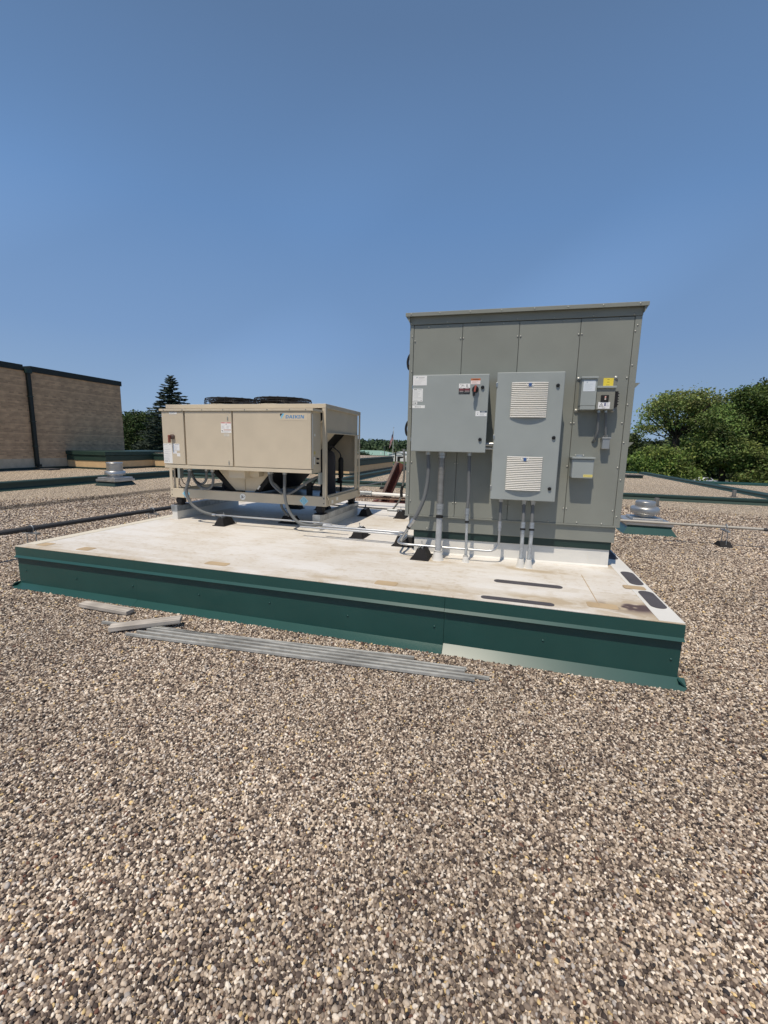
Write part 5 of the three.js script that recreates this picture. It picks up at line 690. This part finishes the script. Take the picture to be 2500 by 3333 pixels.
{
  const TG = 'leafy trees beyond the right roof edge';
  broadleaf('airy_tree', 'tall airy green tree with bare limbs showing, just right of the tall unit', [20.1, LOW, -60], [19.6, 3.2, -60], [[20.4, 7.75, -60, 3, 1.15, 2.6, 50], [18, 6.9, -60, 1.8, 1.1, 1.8, 22], [16.9, 5.9, -60, 0.9, 0.35, 0.9, 5], [16.8, 4.4, -60, 1.3, 0.4, 1.1, 8], [22.4, 6.6, -60.5, 2, 1.5, 1.8, 28], [18.5, 5.1, -60, 1.5, 0.6, 1.4, 8]], { seed: 3, per: 74, group: TG, hue: [0.26, 0.34, 0.11], trunk: 0.4 });
  broadleaf('shade_tree', 'big dark leafy tree right of the airy tree, reaching down to the roof edge', [23.6, LOW, -57], [23.4, 2.5, -57], [[22.6, 4.6, -57, 2.4, 1.9, 2.4, 46], [23.4, 1.6, -56, 3, 1.7, 2.6, 58], [21.4, 0.8, -56.5, 1.6, 1.2, 1.8, 20]], { seed: 5, group: TG });
  broadleaf('shade_tree', 'tallest leafy tree at the right edge of the photo', [27.6, LOW, -58], [27.4, 3.6, -58], [[27.6, 7.6, -58, 3.4, 1.9, 2.8, 88], [26.2, 6.4, -58, 2.4, 1.6, 2.2, 46], [28.6, 4, -57.5, 2.4, 1.8, 2.2, 52], [29.8, 6.4, -58, 3, 2.4, 3, 66]], { seed: 7, group: TG, hue: [0.14, 0.22, 0.055] });
  broadleaf('shade_tree', 'low spreading leafy tree at the right edge below the tallest tree', [28.2, LOW, -54], [28, 0.4, -54], [[27.4, -0.2, -54, 2.7, 1.9, 2.4, 78], [25.8, -1.9, -53.5, 2.6, 1.6, 2.2, 62], [29.8, 1, -54, 2.6, 2.6, 2.6, 66]], { seed: 9, group: TG, hue: [0.18, 0.25, 0.065] });
  broadleaf('bushy_tree', 'low bright green bushy tree beside the right edge of the tall unit', [16.9, LOW, -55], [16.8, -0.8, -55], [[16.3, 0.6, -55, 2.1, 1.5, 2.2, 44], [15.4, -1.5, -54.5, 1.7, 1.4, 1.8, 30], [18.2, -1.1, -55, 1.9, 1.6, 2, 36]], { seed: 11, group: TG, hue: [0.2, 0.3, 0.07] });
  broadleaf('dark_tree', 'dark narrow tree half hidden by the right edge of the tall unit', [15.6, LOW, -66], [15.6, 0.5, -66], [[15.2, 1.6, -66, 1.7, 2.2, 1.7, 50], [16.8, 2.4, -66.5, 0.8, 1.7, 0.9, 18], [13.6, 1, -66, 1.8, 2.4, 1.8, 46], [17.5, -1.6, -66, 2, 2, 2, 34]], { seed: 13, group: TG, hue: [0.07, 0.12, 0.04] });
  broadleaf('shade_tree', 'leafy tree in the gap behind the big dark tree at right', [33, LOW, -70], [32.6, 3, -70], [[28, 3.2, -70, 5, 3.2, 3, 80], [33, 4.4, -70, 4, 4, 3, 76], [20, -1, -70, 4, 3, 3, 60]], { seed: 15, group: TG, leaf: 0.4, hue: [0.09, 0.15, 0.04] });
  broadleaf('dark_tree', 'dark wide tree in the far shade behind the white car', [44, LOW, -120], [44, -1, -120], [[38, 0, -120, 8, 4.5, 4, 90], [52, 0, -120, 8, 4.5, 4, 80], [45, 1.5, -121, 8, 4, 4, 60]], { seed: 17, leaf: 0.5, group: TG, hue: [0.05, 0.085, 0.03] });
  const LG = 'leafy trees beyond the left roofs';
  broadleaf('dark_tree', 'dark rounded tree beside the corner of the brick building', [-58.4, LOW, -55], [-58.2, 1.5, -55], [[-58.6, 3.6, -55, 2.6, 2.4, 2.6, 74], [-57.8, 0.6, -54.5, 3, 2.4, 2.6, 70]], { seed: 21, group: LG, hue: [0.065, 0.11, 0.035] });
  broadleaf('dark_tree', 'dark rounded tree just left of the spruce', [-54.6, LOW, -55], [-54.4, 1.5, -55], [[-54.6, 3.7, -55, 2.7, 2.4, 2.6, 78], [-54, 0.6, -54.5, 3, 2.4, 2.6, 70]], { seed: 23, group: LG, hue: [0.07, 0.12, 0.035] });
  broadleaf('dark_tree', 'dark low tree below the spruce at left', [-50.4, LOW, -56], [-50.2, 0.5, -56], [[-50.6, 1.8, -56, 2.6, 2.4, 2.4, 66], [-50, -0.8, -56, 2.6, 1.8, 2.4, 40]], { seed: 25, group: LG, hue: [0.055, 0.095, 0.035] });
  // spruce
  const g = thing('spruce_tree', 'dark pointed spruce rising above the left end of the beige unit', 'tree', [-45.2, LOW, -50]), R = rngOf(77), L = []; put('trunk', rod([-45.2, LOW, -50], [-45.2, 10.2, -50], 0.24, 10, 0.04), bark, g);
  for (let y = -3.5; y < 10.3; y += 0.26) { const t = (10.45 - y) / 14, rad = 0.14 + 7.6 * Math.pow(t, 0.9), n = Math.round(6 + 14 * t); for (let k = 0; k < n; k++) { const a = R() * 6.283, r = rad * (0.7 + 0.42 * R()), dy = -0.1 - 0.22 * r + 0.1 * R(), m = Math.max(2, Math.round(r * 4.2)); for (let i = 1; i <= m; i++) { const f = i / m, lift = 0.28 * f * f, v = 0.6 + 0.7 * R(); for (const s of [-1, 0, 1]) L.push([-45.2 + Math.cos(a) * r * f + s * Math.sin(a) * 0.16 * (1.1 - f * 0.7), y + dy * f + lift + (R() - 0.5) * 0.1, -50 + Math.sin(a) * r * f - s * Math.cos(a) * 0.16 * (1.1 - f * 0.7), 0.24 + 0.14 * R(), [0.04 * v, 0.062 * v, 0.042 * v], [Math.cos(a + s * 0.7), -0.25 + 0.4 * f + R() * 0.2, Math.sin(a + s * 0.7)]]); } } }
  put('crown', leaves(L), needleMat, g);
  // small round tree before the green-roofed building
  broadleaf('round_tree', 'small dark round tree before the green-roofed building far off', [-53.8, LOW, -158], [-53.8, -3, -158], [[-53.8, -2.6, -158, 1.6, 1.3, 1.5, 30]], { seed: 31, leaf: 0.5, per: 30, hue: [0.03, 0.07, 0.03] });
  // far wooded rise
  const W = [], Q = rngOf(55); for (let i = 0; i < 26000; i++) { const x = -330 + 660 * Q(), d = Q(), z = -330 - 90 * d, top = 1.6 + 4.5 * d + 1.6 * fbm(x * 0.05 + 50, d * 3, 4, 0, 301) * 1.6, y = LOW + (top - LOW) * Math.pow(Q(), 0.45), v = 0.6 + 0.8 * hash(Math.floor(x / 5), Math.floor(z / 6), 8) * (0.7 + 0.6 * Q()); W.push([x, y, z, 1.4 + 1.3 * Q(), [0.045 * v, 0.08 * v, 0.035 * v]]); }
  const far = structure('far_woods', leaves(W), needleMat, 'stuff'); far.userData.label = 'low wooded rise along the horizon'; far.userData.category = 'woods';
}
renderer.render(scene, camera);
